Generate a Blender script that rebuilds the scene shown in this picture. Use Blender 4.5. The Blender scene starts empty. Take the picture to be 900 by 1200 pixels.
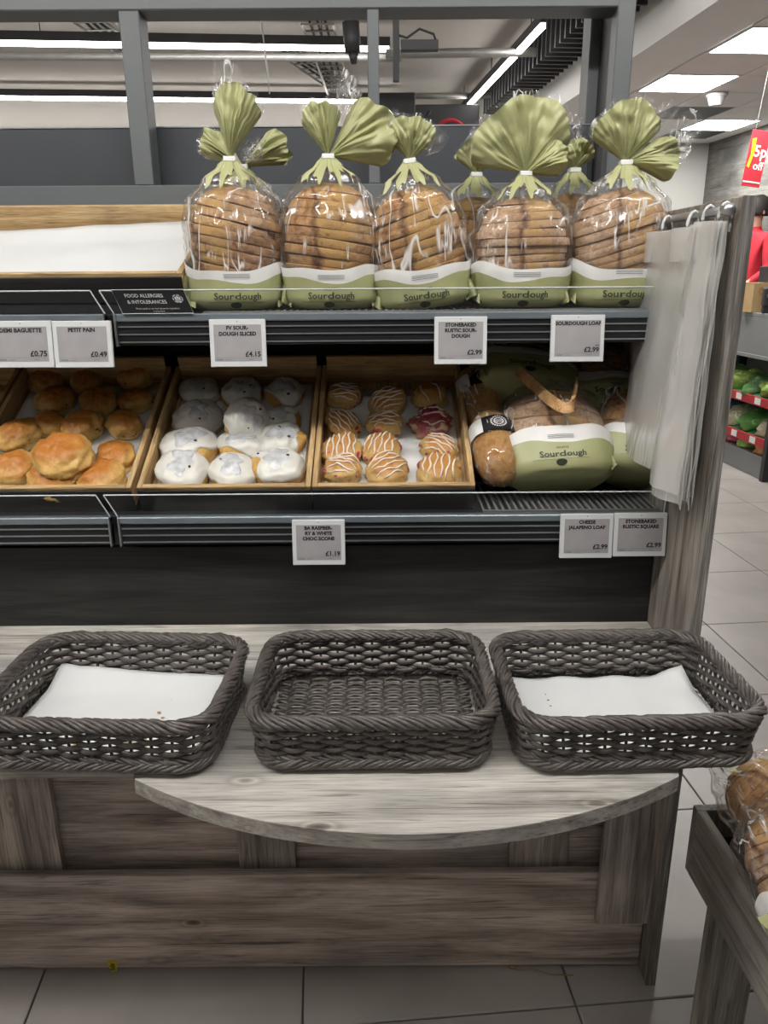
import bpy, bmesh, math, random
from mathutils import Vector, Matrix, noise
R = math.radians
PI = math.pi
random.seed(7)
SC = bpy.context.scene
COL = SC.collection

# ------------------------------------------------------------------ camera
CAM_H, PITCH, ROLL, FPX = 1.55, R(17.5), R(0.4), 901.0
cam_d = bpy.data.cameras.new('camera')
cam = bpy.data.objects.new('camera', cam_d)
COL.objects.link(cam)
cam_d.sensor_fit = 'VERTICAL'
cam_d.sensor_height = 36.0
cam_d.lens = FPX / 1200 * 36.0
cam_d.clip_start = 0.02
cam.matrix_world = (Matrix.Translation((0, 0, CAM_H)) @ Matrix.Rotation(PI / 2 - PITCH, 4, 'X')
                    @ Matrix.Rotation(-ROLL, 4, 'Z'))
SC.camera = cam

# ------------------------------------------------------------------ world, exposure
w = bpy.data.worlds.new('world')
SC.world = w
w.use_nodes = True
w.node_tree.nodes['Background'].inputs[0].default_value = (0.9, 0.95, 1, 1)
w.node_tree.nodes['Background'].inputs[1].default_value = 0.05
SC.view_settings.view_transform = 'Standard'
SC.view_settings.look = 'None'
SC.view_settings.exposure = 0.75
SC.view_settings.gamma = 1.0
SC.view_settings.use_curve_mapping = False
STRIP_POWER = 60.0      # the strip over the bakery aisle
FAR_STRIP_POWER = 11.0   # the other strips, set dim, and the added fill strip
PANEL_POWER = 30.0
STORE_YAW = R(4.7)
try:
    SC.cycles.transparent_max_bounces = 32
    SC.cycles.max_bounces = 10
    SC.cycles.diffuse_bounces = 4
    SC.cycles.sample_clamp_indirect = 6.0
    SC.cycles.caustics_reflective = False
    SC.cycles.caustics_refractive = False
except Exception:
    pass


def at(px, py, X=None, Y=None, Z=None):
    """world point seen at a photograph pixel, at a known distance or height (used to measure places)"""
    a, b = (px - 450) / FPX, (600 - py) / FPX
    c, s = math.cos(ROLL), math.sin(ROLL)
    r, u = a * c + b * s, -a * s + b * c
    d = Vector((r, math.cos(PITCH) + math.sin(PITCH) * u, -math.sin(PITCH) + math.cos(PITCH) * u))
    if X is not None: t = X / d.x
    elif Y is not None: t = Y / d.y
    else: t = (Z - CAM_H) / d.z
    return Vector((0, 0, CAM_H)) + t * d


def ray(px, py):
    return at(px, py, Y=1.0) - Vector((0, 0, CAM_H))


# ------------------------------------------------------------------ materials
def new_mat(name):
    m = bpy.data.materials.new(name)
    m.use_nodes = True
    nt = m.node_tree
    return m, nt, nt.nodes['Principled BSDF'], nt.nodes['Material Output']


def ramp(nt, stops):
    n = nt.nodes.new('ShaderNodeValToRGB')
    e = n.color_ramp.elements
    while len(e) > 1: e.remove(e[-1])
    e[0].position, e[0].color = stops[0][0], (*stops[0][1], 1)
    for p, c in stops[1:]:
        k = e.new(p); k.color = (*c, 1)
    return n


def tex(nt, scale=(1, 1, 1), loc=(0, 0, 0), rot=(0, 0, 0)):
    tc = nt.nodes.new('ShaderNodeTexCoord')
    mp = nt.nodes.new('ShaderNodeMapping')
    mp.inputs['Scale'].default_value = scale
    mp.inputs['Location'].default_value = loc
    mp.inputs['Rotation'].default_value = rot
    nt.links.new(tc.outputs['Object'], mp.inputs['Vector'])
    return mp


def noi(nt, vec, scale=5, detail=4, rough=.55, dist=0):
    n = nt.nodes.new('ShaderNodeTexNoise')
    n.inputs['Scale'].default_value = scale
    n.inputs['Detail'].default_value = detail
    n.inputs['Roughness'].default_value = rough
    n.inputs['Distortion'].default_value = dist
    nt.links.new(vec.outputs[0], n.inputs['Vector'])
    return n


def bump(nt, b, height, strength=.3, dist=.01):
    n = nt.nodes.new('ShaderNodeBump')
    n.inputs['Strength'].default_value = strength
    n.inputs['Distance'].default_value = dist
    nt.links.new(height, n.inputs['Height'])
    nt.links.new(n.outputs[0], b.inputs['Normal'])
    return n


def mixc(nt, fac, a, b, mode='MIX'):
    n = nt.nodes.new('ShaderNodeMix')
    n.data_type = 'RGBA'
    n.blend_type = mode
    if isinstance(fac, (int, float)): n.inputs[0].default_value = fac
    else: nt.links.new(fac, n.inputs[0])
    for k, v in ((6, a), (7, b)):
        if isinstance(v, tuple): n.inputs[k].default_value = (*v, 1)
        else: nt.links.new(v, n.inputs[k])
    return n.outputs[2]


def plain(name, col, rough=.5, metal=0, var=.12, scale=8, bmp=0, emit=0, spec=.5, bscale=None):
    m, nt, b, o = new_mat(name)
    v = tex(nt)
    n = noi(nt, v, scale, 5)
    lo = tuple(max(0, c * (1 - var)) for c in col); hi = tuple(min(1, c * (1 + var)) for c in col)
    r = ramp(nt, [(.3, lo), (.7, hi)])
    nt.links.new(n.outputs['Fac'], r.inputs[0])
    nt.links.new(r.outputs[0], b.inputs['Base Color'])
    b.inputs['Roughness'].default_value = rough
    b.inputs['Metallic'].default_value = metal
    b.inputs['Specular IOR Level'].default_value = spec
    if bmp:
        n2 = noi(nt, v, bscale or scale * 6, 5)
        bump(nt, b, n2.outputs['Fac'], bmp, .004)
    if emit:
        b.inputs['Emission Color'].default_value = (*col, 1)
        b.inputs['Emission Strength'].default_value = emit
    return m


def wood(name, dark, mid, light, axis=0, loc=(0, 0, 0), rough=.6, stretch=14, freq=1.0, knots=True):
    m, nt, b, o = new_mat(name)
    sc = [stretch * 2 * freq] * 3
    sc[axis] = 1.7 * freq
    v = tex(nt, tuple(sc), loc)
    n = noi(nt, v, 1.0, 7, .62, .9)
    r = ramp(nt, [(.30, dark), (.47, mid), (.62, light), (.75, mid)])
    nt.links.new(n.outputs['Fac'], r.inputs[0])
    sc2 = [320.0 * freq] * 3
    sc2[axis] = 9.0 * freq
    v2 = tex(nt, tuple(sc2), loc)
    n2 = noi(nt, v2, 1.0, 6, .7, .5)
    r2 = ramp(nt, [(.28, (.22, .21, .20)), (.47, (.85, .85, .85)), (.62, (1.06, 1.06, 1.06))])
    nt.links.new(n2.outputs['Fac'], r2.inputs[0])
    col = mixc(nt, .75, r.outputs[0], r2.outputs[0], 'MULTIPLY')
    sc5 = [85.0 * freq] * 3
    sc5[axis] = 3.2 * freq
    n5 = noi(nt, tex(nt, tuple(sc5), (loc[0] + 3, loc[1] + 1, loc[2] + 2)), 1.0, 3, .5, 1.4)
    r5 = ramp(nt, [(.30, (.30, .28, .27)), (.37, (.80, .79, .78)), (.46, (1, 1, 1))])
    nt.links.new(n5.outputs['Fac'], r5.inputs[0])
    col = mixc(nt, .8, col, r5.outputs[0], 'MULTIPLY')
    v4 = tex(nt, (3 * freq, 3 * freq, 3 * freq), loc)
    n4 = noi(nt, v4, 1.0, 3)
    r4 = ramp(nt, [(.32, (.68, .68, .70)), (.66, (1.12, 1.10, 1.06))])
    nt.links.new(n4.outputs['Fac'], r4.inputs[0])
    col = mixc(nt, 1.0, col, r4.outputs[0], 'MULTIPLY')
    if knots:
        sk = [9.0 * freq] * 3
        sk[axis] = 4.0 * freq
        v3 = tex(nt, tuple(sk), (loc[0] + .37, loc[1] + .2, loc[2] + .11))
        vo = nt.nodes.new('ShaderNodeTexVoronoi')
        vo.inputs['Scale'].default_value = 1.0
        vo.inputs['Randomness'].default_value = 1.0
        nt.links.new(v3.outputs[0], vo.inputs['Vector'])
        r3 = ramp(nt, [(.02, (.12, .10, .09)), (.06, (.45, .42, .38)), (.085, (1.1, 1.1, 1.1)), (.12, (.75, .73, .7)), (.17, (1, 1, 1))])
        nt.links.new(vo.outputs['Distance'], r3.inputs[0])
        col = mixc(nt, .85, col, r3.outputs[0], 'MULTIPLY')
    nt.links.new(col, b.inputs['Base Color'])
    b.inputs['Roughness'].default_value = rough
    bump(nt, b, n2.outputs['Fac'], .35, .002)
    return m


def film_mat(name, tint=(1, 1, 1), haze=.02, gloss=.9, bscale=16, bstr=1.0, rough=.12, stretch=(1, 1, .35), base=.02, glint=.8):
    """thin clear film: transparent, a fresnel sheen, and white streaks painted in as crease highlights"""
    m, nt, b, o = new_mat(name)
    nt.nodes.remove(b)
    N, L = nt.nodes.new, nt.links.new
    tr = N('ShaderNodeBsdfTransparent'); tr.inputs[0].default_value = (*tint, 1)
    gl = N('ShaderNodeBsdfGlossy'); gl.inputs['Color'].default_value = (1, 1, 1, 1); gl.inputs['Roughness'].default_value = rough
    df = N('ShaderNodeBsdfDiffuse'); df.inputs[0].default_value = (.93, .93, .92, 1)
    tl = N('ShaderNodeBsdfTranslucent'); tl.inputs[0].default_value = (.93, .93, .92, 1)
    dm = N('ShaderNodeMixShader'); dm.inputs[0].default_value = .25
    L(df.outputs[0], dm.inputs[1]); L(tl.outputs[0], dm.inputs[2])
    oi = N('ShaderNodeObjectInfo')
    def rtex(sc, k):
        t_ = tex(nt, sc)
        mm_ = N('ShaderNodeMath'); mm_.operation = 'MULTIPLY'; mm_.inputs[1].default_value = k
        L(oi.outputs['Random'], mm_.inputs[0]); L(mm_.outputs[0], t_.inputs['Location'])
        return t_
    v = rtex(stretch, 13.0)
    n = noi(nt, v, bscale, 2, .4, .35)
    bp = N('ShaderNodeBump'); bp.inputs['Strength'].default_value = bstr; bp.inputs['Distance'].default_value = .03
    L(n.outputs['Fac'], bp.inputs['Height']); L(bp.outputs[0], gl.inputs['Normal'])
    lw = N('ShaderNodeFresnel'); lw.inputs['IOR'].default_value = 1.4
    # painted highlights: thin white lines where the noise crosses its middle, kept only in patches
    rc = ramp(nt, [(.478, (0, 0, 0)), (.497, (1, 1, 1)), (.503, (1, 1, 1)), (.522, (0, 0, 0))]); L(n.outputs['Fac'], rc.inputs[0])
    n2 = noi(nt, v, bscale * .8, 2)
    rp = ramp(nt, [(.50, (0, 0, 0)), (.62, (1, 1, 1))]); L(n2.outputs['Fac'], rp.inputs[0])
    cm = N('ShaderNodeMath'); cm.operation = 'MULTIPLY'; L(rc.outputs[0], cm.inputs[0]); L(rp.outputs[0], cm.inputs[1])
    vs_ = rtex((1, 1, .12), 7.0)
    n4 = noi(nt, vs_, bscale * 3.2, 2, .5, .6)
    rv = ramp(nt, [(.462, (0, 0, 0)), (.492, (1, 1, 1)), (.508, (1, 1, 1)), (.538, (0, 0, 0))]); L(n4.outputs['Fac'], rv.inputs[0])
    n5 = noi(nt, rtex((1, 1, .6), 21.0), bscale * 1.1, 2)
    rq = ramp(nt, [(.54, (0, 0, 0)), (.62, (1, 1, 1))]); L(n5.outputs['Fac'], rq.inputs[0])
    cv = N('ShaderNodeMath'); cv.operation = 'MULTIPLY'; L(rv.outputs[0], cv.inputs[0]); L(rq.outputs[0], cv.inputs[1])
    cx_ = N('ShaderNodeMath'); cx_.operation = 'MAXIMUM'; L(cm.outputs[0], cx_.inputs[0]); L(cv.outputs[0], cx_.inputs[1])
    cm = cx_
    c2 = N('ShaderNodeMath'); c2.operation = 'MULTIPLY_ADD'; c2.inputs[1].default_value = glint; c2.inputs[2].default_value = haze; c2.use_clamp = True
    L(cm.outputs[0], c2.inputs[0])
    mu = N('ShaderNodeMath'); mu.operation = 'MULTIPLY_ADD'; mu.inputs[1].default_value = gloss; mu.inputs[2].default_value = base; mu.use_clamp = True
    mn = N('ShaderNodeMath'); mn.operation = 'MINIMUM'; mn.inputs[1].default_value = .28
    L(lw.outputs[0], mn.inputs[0]); L(mn.outputs[0], mu.inputs[0])
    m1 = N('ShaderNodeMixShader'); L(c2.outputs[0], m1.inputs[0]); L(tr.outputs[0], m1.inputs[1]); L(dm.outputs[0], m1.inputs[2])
    m2 = N('ShaderNodeMixShader'); L(mu.outputs[0], m2.inputs[0]); L(m1.outputs[0], m2.inputs[1]); L(gl.outputs[0], m2.inputs[2])
    L(m2.outputs[0], o.inputs['Surface'])
    return m


def crust_mat(name, dark, mid, light, flour, scale=14, loc=(0, 0, 0), famt=.5, ear=None):
    m, nt, b, o = new_mat(name)
    v = tex(nt, (1, 1, 1), loc)
    n = noi(nt, v, scale * 2.0, 7, .75, .8)
    r = ramp(nt, [(.34, dark), (.46, mid), (.57, light), (.72, mid)])
    nt.links.new(n.outputs['Fac'], r.inputs[0])
    n2 = noi(nt, v, 110, 6, .8)
    n3 = noi(nt, v, 11, 3)
    r3 = ramp(nt, [(.38, (0, 0, 0)), (.6, (famt, famt, famt))])
    nt.links.new(n3.outputs['Fac'], r3.inputs[0])
    r2 = ramp(nt, [(.42, (0, 0, 0)), (.56, (1, 1, 1))])
    nt.links.new(n2.outputs['Fac'], r2.inputs[0])
    mm = nt.nodes.new('ShaderNodeMath'); mm.operation = 'MULTIPLY'
    nt.links.new(r2.outputs[0], mm.inputs[0]); nt.links.new(r3.outputs[0], mm.inputs[1])
    col = mixc(nt, mm.outputs[0], r.outputs[0], flour)
    if ear is not None:      # the burst score down the loaf: torn golden crumb with a scorched lip
        sx = nt.nodes.new('ShaderNodeSeparateXYZ'); tc = nt.nodes.new('ShaderNodeTexCoord')
        nt.links.new(tc.outputs['Object'], sx.inputs[0])
        ne = noi(nt, v, 16, 4, .6)
        m1 = nt.nodes.new('ShaderNodeMath'); m1.operation = 'MULTIPLY_ADD'; m1.inputs[1].default_value = .07
        nt.links.new(ne.outputs['Fac'], m1.inputs[0]); nt.links.new(sx.outputs[0], m1.inputs[2])
        m2 = nt.nodes.new('ShaderNodeMath'); m2.operation = 'MULTIPLY_ADD'; m2.inputs[1].default_value = 5.0; m2.inputs[2].default_value = .5 - (ear + .035) * 5.0
        nt.links.new(m1.outputs[0], m2.inputs[0])
        re = ramp(nt, [(.30, (0, 0, 0)), (.36, (1, 1, 1)), (.60, (1, 1, 1)), (.70, (0, 0, 0))])
        nt.links.new(m2.outputs[0], re.inputs[0])
        ng = noi(nt, v, 34, 5, .7, .8)
        rg = ramp(nt, [(.30, dark), (.45, tuple(c * 1.05 for c in light)), (.62, (.62, .37, .12)), (.8, (.68, .46, .2))])
        nt.links.new(ng.outputs['Fac'], rg.inputs[0])
        col = mixc(nt, re.outputs[0], col, rg.outputs[0])
        rd = ramp(nt, [(.24, (1, 1, 1)), (.29, (.35, .25, .2)), (.34, (1, 1, 1))])
        nt.links.new(m2.outputs[0], rd.inputs[0])
        col = mixc(nt, 1.0, col, rd.outputs[0], 'MULTIPLY')
    nt.links.new(col, b.inputs['Base Color'])
    b.inputs['Roughness'].default_value = .7
    bump(nt, b, n2.outputs['Fac'], .9, .006)
    return m


def bun_mat(name, top, side, low, scale=20, spots=None, rough=.45):
    """baked crust: darker baked top, paler sides (object-space height), noise-mottled"""
    m, nt, b, o = new_mat(name)
    tc = nt.nodes.new('ShaderNodeTexCoord')
    v = tex(nt)
    sp = nt.nodes.new('ShaderNodeSeparateXYZ')
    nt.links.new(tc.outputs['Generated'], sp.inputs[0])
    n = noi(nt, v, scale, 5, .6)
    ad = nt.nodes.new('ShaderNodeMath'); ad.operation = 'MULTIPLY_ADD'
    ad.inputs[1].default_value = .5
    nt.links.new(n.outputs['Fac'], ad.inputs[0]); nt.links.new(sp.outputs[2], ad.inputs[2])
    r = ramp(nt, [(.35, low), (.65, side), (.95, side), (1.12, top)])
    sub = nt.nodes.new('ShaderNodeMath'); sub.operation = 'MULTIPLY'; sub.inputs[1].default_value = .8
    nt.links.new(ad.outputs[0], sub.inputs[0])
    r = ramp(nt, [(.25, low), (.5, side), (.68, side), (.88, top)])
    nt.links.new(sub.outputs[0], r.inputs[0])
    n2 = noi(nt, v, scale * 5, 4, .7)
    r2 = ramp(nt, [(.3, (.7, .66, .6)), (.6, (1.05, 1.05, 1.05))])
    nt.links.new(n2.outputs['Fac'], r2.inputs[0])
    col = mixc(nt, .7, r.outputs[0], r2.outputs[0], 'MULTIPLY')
    if spots:
        n3 = noi(nt, v, spots[1], 3, .6)
        r3 = ramp(nt, [(spots[2], (0, 0, 0)), (spots[2] + .05, (1, 1, 1))])
        nt.links.new(n3.outputs['Fac'], r3.inputs[0])
        col = mixc(nt, r3.outputs[0], col, spots[0])
    nt.links.new(col, b.inputs['Base Color'])
    b.inputs['Roughness'].default_value = rough
    bump(nt, b, n2.outputs['Fac'], .35, .004)
    return m


M = {}
M['grey_metal'] = plain('grey_metal', (.135, .148, .153), .45, 0, .06, 3)
M['dark_panel'] = plain('dark_panel', (.048, .053, .062), .5, 0, .08, 3)
M['black'] = plain('black_laminate', (.012, .012, .014), .45, 0, .3, 10)
M['black_shelf'] = plain('black_shelf', (.017, .018, .021), .4, .2, .3, 10)
M['rail_black'] = plain('rail_black', (.014, .015, .018), .3, 0, .2, 10)
M['alu'] = plain('aluminium', (.55, .57, .6), .3, .9, .06, 10)
M['steel_edge'] = plain('steel_edge', (.23, .27, .30), .35, .5, .08, 8)
M['white_plastic'] = plain('white_plastic', (.64, .66, .67), .4, 0, .02, 5)
M['eink'] = plain('eink_grey', (.36, .35, .36), .35, 0, .05, 25)
M['ink'] = plain('ink_black', (.012, .012, .015), .5, 0, .05)
M['ink_grey'] = plain('ink_grey', (.22, .22, .23), .5, 0, .05)
M['ink_white'] = plain('ink_white', (.55, .57, .58), .5, 0, .05)
M['olive_ink'] = plain('olive_ink', (.035, .045, .02), .5, 0, .05)
M['wood_grey'] = wood('wood_grey', (.24, .228, .21), (.50, .483, .45), (.68, .66, .62), 0, (.3, .8, 0), stretch=11)
M['wood_edge'] = wood('wood_edge', (.17, .155, .14), (.36, .34, .31), (.52, .50, .46), 0, (.3, .8, .4), stretch=20, knots=False)
M['wood_base'] = wood('wood_base', (.17, .138, .122), (.45, .382, .342), (.68, .60, .55), 0, (2.1, .1, 0), stretch=9)
M['wood_base_v'] = wood('wood_base_v', (.15, .125, .108), (.37, .325, .285), (.57, .515, .465), 2, (.9, .4, .3), stretch=14)
M['wood_panel'] = wood('wood_panel', (.12, .103, .086), (.33, .295, .257), (.54, .49, .44), 2, (.2, .5, .7), stretch=12, knots=False)
M['wood_panel_edge'] = wood('wood_panel_edge', (.035, .032, .030), (.15, .14, .13), (.36, .345, .32), 2, (.6, .1, .2), stretch=24, knots=False)
M['wood_black'] = wood('wood_black', (.006, .006, .0065), (.015, .0145, .0145), (.034, .032, .031), 0, (.2, .1, .6), stretch=10, knots=False)
M['tray_wood'] = wood('tray_wood', (.40, .24, .10), (.62, .42, .20), (.72, .53, .29), 0, (.4, .1, .8), .5, 16, 2.0, knots=False)
M['tray_wood_d'] = wood('tray_wood_depth', (.40, .24, .10), (.62, .42, .20), (.72, .53, .29), 1, (.1, .6, .2), .5, 16, 2.0, knots=False)
M['paper'] = plain('white_paper', (.70, .72, .725), .7, 0, .02, 12)
M['wicker'] = plain('wicker', (.092, .081, .075), .30, 0, .5, 45, .35, bscale=120)
M['crumb'] = plain('crumb', (.55, .35, .12), .8, 0, .3, 60)
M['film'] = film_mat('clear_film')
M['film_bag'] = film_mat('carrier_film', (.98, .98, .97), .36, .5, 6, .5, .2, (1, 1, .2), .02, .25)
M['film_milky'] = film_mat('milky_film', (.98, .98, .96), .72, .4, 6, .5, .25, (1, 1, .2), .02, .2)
M['green_wrap'] = plain('green_wrap', (.40, .41, .205), .42, 0, .06, 9, .12, bscale=25)
M['white_band'] = plain('white_band', (.80, .80, .78), .4, 0, .04, 9)
M['clip'] = plain('white_clip', (.85, .86, .86), .4, 0, .03)
M['crust_a'] = crust_mat('crust_rustic', (.17, .060, .022), (.41, .21, .09), (.57, .34, .155), (.68, .50, .36), 13, (0, 0, 0), .8, -.035)
M['crust_b'] = crust_mat('crust_golden', (.18, .060, .018), (.47, .235, .085), (.63, .37, .14), (.68, .49, .33), 16, (3, 1, 2), .65, .015)
M['crust_c'] = crust_mat('crust_flour', (.22, .092, .042), (.47, .27, .145), (.61, .40, .235), (.74, .57, .43), 12, (1, 5, 2), .85, .03)
M['crumb_face'] = plain('crumb_face', (.62, .45, .27), .8, 0, .15, 60, .3)
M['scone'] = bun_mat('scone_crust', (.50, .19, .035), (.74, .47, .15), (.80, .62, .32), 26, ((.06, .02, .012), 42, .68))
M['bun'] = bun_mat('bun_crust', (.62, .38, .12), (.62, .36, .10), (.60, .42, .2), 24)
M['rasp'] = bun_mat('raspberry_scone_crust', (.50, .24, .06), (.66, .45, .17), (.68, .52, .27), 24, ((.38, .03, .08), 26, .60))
M['rasp_red'] = bun_mat('raspberry_crumb', (.34, .04, .08), (.42, .10, .12), (.62, .42, .25), 24, ((.62, .45, .35), 40, .55))
M['icing'] = plain('white_icing', (.70, .69, .635), .32, 0, .05, 14, .25, bscale=40)
M['icing_blue'] = plain('grey_icing', (.55, .56, .575), .22, 0, .34, 42, .2, bscale=50)
M['currant'] = plain('currant', (.015, .012, .018), .4)
M['drizzle'] = plain('drizzle', (.82, .74, .66), .35, 0, .08, 40)
M['bamboo'] = wood('bamboo', (.40, .19, .07), (.62, .36, .16), (.72, .46, .23), 0, (.4, .1, .1), .5, 30, 2, knots=False)
M['acrylic'] = film_mat('acrylic_guard', (.90, .92, .93), .010, .45, 3, .03, .03, (1, 1, 1), .01, 0)
M['acrylic_edge'] = plain('acrylic_edge', (.55, .60, .62), .2, 0, .04)
M['floor_tile'] = plain('floor_tile', (.36, .335, .315), .38, 0, .14, 3, .08, bscale=30)
M['grout'] = plain('grout', (.20, .18, .165), .8, 0, .1, 20)
M['ceil'] = plain('painted_soffit', (.52, .49, .455), .85, 0, .08, .8)
M['tile_white'] = plain('ceiling_tile_white', (.80, .785, .76), .85, 0, .02, 4)
M['soffit_white'] = plain('soffit_white', (.82, .81, .79), .7, 0, .02, 2)
M['wall_grey'] = plain('wall_grey', (.52, .52, .50), .8, 0, .05, .7)
M['wall_dim'] = plain('wall_dim', (.42, .40, .37), .85, 0, .08, .7)
M['stone'] = wood('stone_clad', (.10, .10, .098), (.17, .168, .16), (.24, .235, .222), 1, (.2, .4, 1.4), .7, 5, .6, knots=False)
M['dark_steel'] = plain('dark_steel', (.045, .045, .047), .5, .3, .15, 5)
M['galv'] = plain('galvanised', (.34, .335, .32), .5, .5, .1, 8)


def emit_mat(name, col, s):
    m, nt, b, o = new_mat(name)
    v = tex(nt)
    n = noi(nt, v, .6, 1)
    r = ramp(nt, [(0, tuple(c * .97 for c in col)), (1, col)])
    nt.links.new(n.outputs['Fac'], r.inputs[0])
    b.inputs['Base Color'].default_value = (.8, .8, .8, 1)
    nt.links.new(r.outputs[0], b.inputs['Emission Color'])
    b.inputs['Emission Strength'].default_value = s
    return m


M['strip_glow'] = emit_mat('strip_diffuser', (1, .975, .94), STRIP_POWER)
M['far_strip_glow'] = emit_mat('far_strip_diffuser', (1, .975, .94), FAR_STRIP_POWER)
M['panel_glow'] = emit_mat('panel_diffuser', (1, .975, .93), PANEL_POWER)


# ------------------------------------------------------------------ builders
def empty(name, loc=(0, 0, 0), rot=(0, 0, 0)):
    o = bpy.data.objects.new(name, None)
    COL.objects.link(o)
    o.location = loc
    o.rotation_euler = rot
    o.empty_display_size = .05
    return o


def tag(o, label=None, cat=None, group=None, kind=None):
    if label: o['label'] = label
    if cat: o['category'] = cat
    if group: o['group'] = group
    if kind: o['kind'] = kind
    return o


class MB:
    def __init__(s):
        s.v, s.f = [], []

    def add(s, verts, faces):
        n = len(s.v)
        s.v += [tuple(p) for p in verts]
        s.f += [tuple(i + n for i in f) for f in faces]
        return s

    def box(s, x0, x1, y0, y1, z0, z1, bev=0):
        if bev <= 0:
            return s.add([(x0, y0, z0), (x1, y0, z0), (x1, y1, z0), (x0, y1, z0), (x0, y0, z1), (x1, y0, z1), (x1, y1, z1), (x0, y1, z1)],
                         [(0, 3, 2, 1), (4, 5, 6, 7), (0, 1, 5, 4), (1, 2, 6, 5), (2, 3, 7, 6), (3, 0, 4, 7)])
        bm = bmesh.new()
        bmesh.ops.create_cube(bm, size=1)
        for v in bm.verts:
            v.co = Vector(((x0 + x1) / 2 + v.co.x * (x1 - x0), (y0 + y1) / 2 + v.co.y * (y1 - y0), (z0 + z1) / 2 + v.co.z * (z1 - z0)))
        bmesh.ops.bevel(bm, geom=bm.edges[:], offset=bev, segments=1, affect='EDGES')
        bm.verts.index_update()
        s.add([v.co[:] for v in bm.verts], [[v.index for v in f.verts] for f in bm.faces])
        bm.free()
        return s

    def prism(s, poly, z0, z1):
        n = len(poly)
        return s.add([(x, y, z0) for x, y in poly] + [(x, y, z1) for x, y in poly],
                     [tuple(range(n - 1, -1, -1)), tuple(range(n, 2 * n))] + [(i, (i + 1) % n, n + (i + 1) % n, n + i) for i in range(n)])

    def grid(s, fn, nu, nv, closed_u=False):
        vs = []
        cu = nu if closed_u else nu + 1
        for j in range(nv + 1):
            for i in range(cu):
                vs.append(tuple(fn(i / nu, j / nv)))
        fs = []
        for j in range(nv):
            for i in range(nu):
                a = j * cu + i; b = j * cu + (i + 1) % cu
                fs.append((a, b, b + cu, a + cu))
        return s.add(vs, fs)

    def tube(s, pts, r, sides=6, closed=False, ry=None, up=(0, 0, 1), caps=True):
        pts = [Vector(p) for p in pts]
        n = len(pts)
        up = Vector(up)
        vs, fs = [], []
        for i, p in enumerate(pts):
            if closed: t = pts[(i + 1) % n] - pts[i - 1]
            else: t = pts[min(i + 1, n - 1)] - pts[max(i - 1, 0)]
            t.normalize()
            a = t.cross(up)
            if a.length < 1e-4: a = t.cross(Vector((1, 0, 0)))
            a.normalize()
            b = a.cross(t)
            rr = r[i] if isinstance(r, (list, tuple)) else r
            rb = rr if ry is None else ry
            for k in range(sides):
                q = 2 * PI * k / sides
                vs.append(p + a * (rr * math.cos(q)) + b * (rb * math.sin(q)))
        for i in range(n if closed else n - 1):
            j = (i + 1) % n
            for k in range(sides):
                l = (k + 1) % sides
                fs.append((i * sides + k, i * sides + l, j * sides + l, j * sides + k))
        if caps and not closed:
            fs.append(tuple(range(sides - 1, -1, -1)))
            fs.append(tuple((n - 1) * sides + k for k in range(sides)))
        return s.add(vs, fs)

    def mesh(s, name, mat, smooth=False):
        me = bpy.data.meshes.new(name)
        me.from_pydata(s.v, [], s.f)
        me.materials.append(mat)
        if smooth:
            for p in me.polygons: p.use_smooth = True
        me.update()
        return me

    def build(s, name, mat, parent=None, smooth=False, world=False):
        """world=True: the coordinates are world ones and the parent is only moved, not turned"""
        if world and parent is not None:
            l = Vector((0, 0, 0)); q = parent
            while q is not None:
                l += q.location; q = q.parent
            s.v = [(x - l.x, y - l.y, z - l.z) for x, y, z in s.v]
        o = bpy.data.objects.new(name, s.mesh(name, mat, smooth))
        COL.objects.link(o)
        if parent is not None: o.parent = parent
        return o


def auto_smooth(o, ang=40):
    me = o.data
    bm = bmesh.new(); bm.from_mesh(me)
    for e in bm.edges:
        e.smooth = not (len(e.link_faces) == 2 and e.calc_face_angle(0) > R(ang))
    for f in bm.faces: f.smooth = True
    bm.to_mesh(me); bm.free()
    return o


def text_geo(txt, size, align='CENTER', bold=0, spacing=1.0, shear=0, res=2):
    cu = bpy.data.curves.new('lettering', 'FONT')
    cu.body = txt; cu.size = size; cu.align_x = align
    cu.offset = bold; cu.space_character = spacing; cu.resolution_u = res; cu.shear = shear
    o = bpy.data.objects.new('lettering', cu)
    COL.objects.link(o)
    dg = bpy.context.evaluated_depsgraph_get()
    me = bpy.data.meshes.new_from_object(o.evaluated_get(dg))
    vs = [(v.co.x, v.co.y) for v in me.vertices]
    fs = [tuple(p.vertices) for p in me.polygons]
    bpy.data.objects.remove(o); bpy.data.meshes.remove(me); bpy.data.curves.remove(cu)
    return vs, fs


def text_part(parts, name, mat, parent, fn):
    """parts: list of (text, size, cx, cy, align, bold); fn maps flat x, y to a point of the surface"""
    mb = MB()
    for t, size, cx, cy, al, bold in parts:
        vs, fs = text_geo(t, size, al, bold)
        mb.add([fn(x + cx, y + cy) for x, y in vs], fs)
    return mb.build(name, mat, parent)


# ------------------------------------------------------------------ the store shell
def store(o):
    o.rotation_euler = (0, 0, STORE_YAW)
    return o


def to_store(p):
    return Matrix.Rotation(-STORE_YAW, 3, 'Z') @ Vector(p)


CZ, TZ = 3.45, 2.95
fl = MB().box(-5.2, 4.72, -4.5, 9.7, -.12, -.008).build('floor', M['grout'])
store(fl); tag(fl, 'large grey-beige stone tile floor of the store', 'floor', kind='structure')
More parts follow.
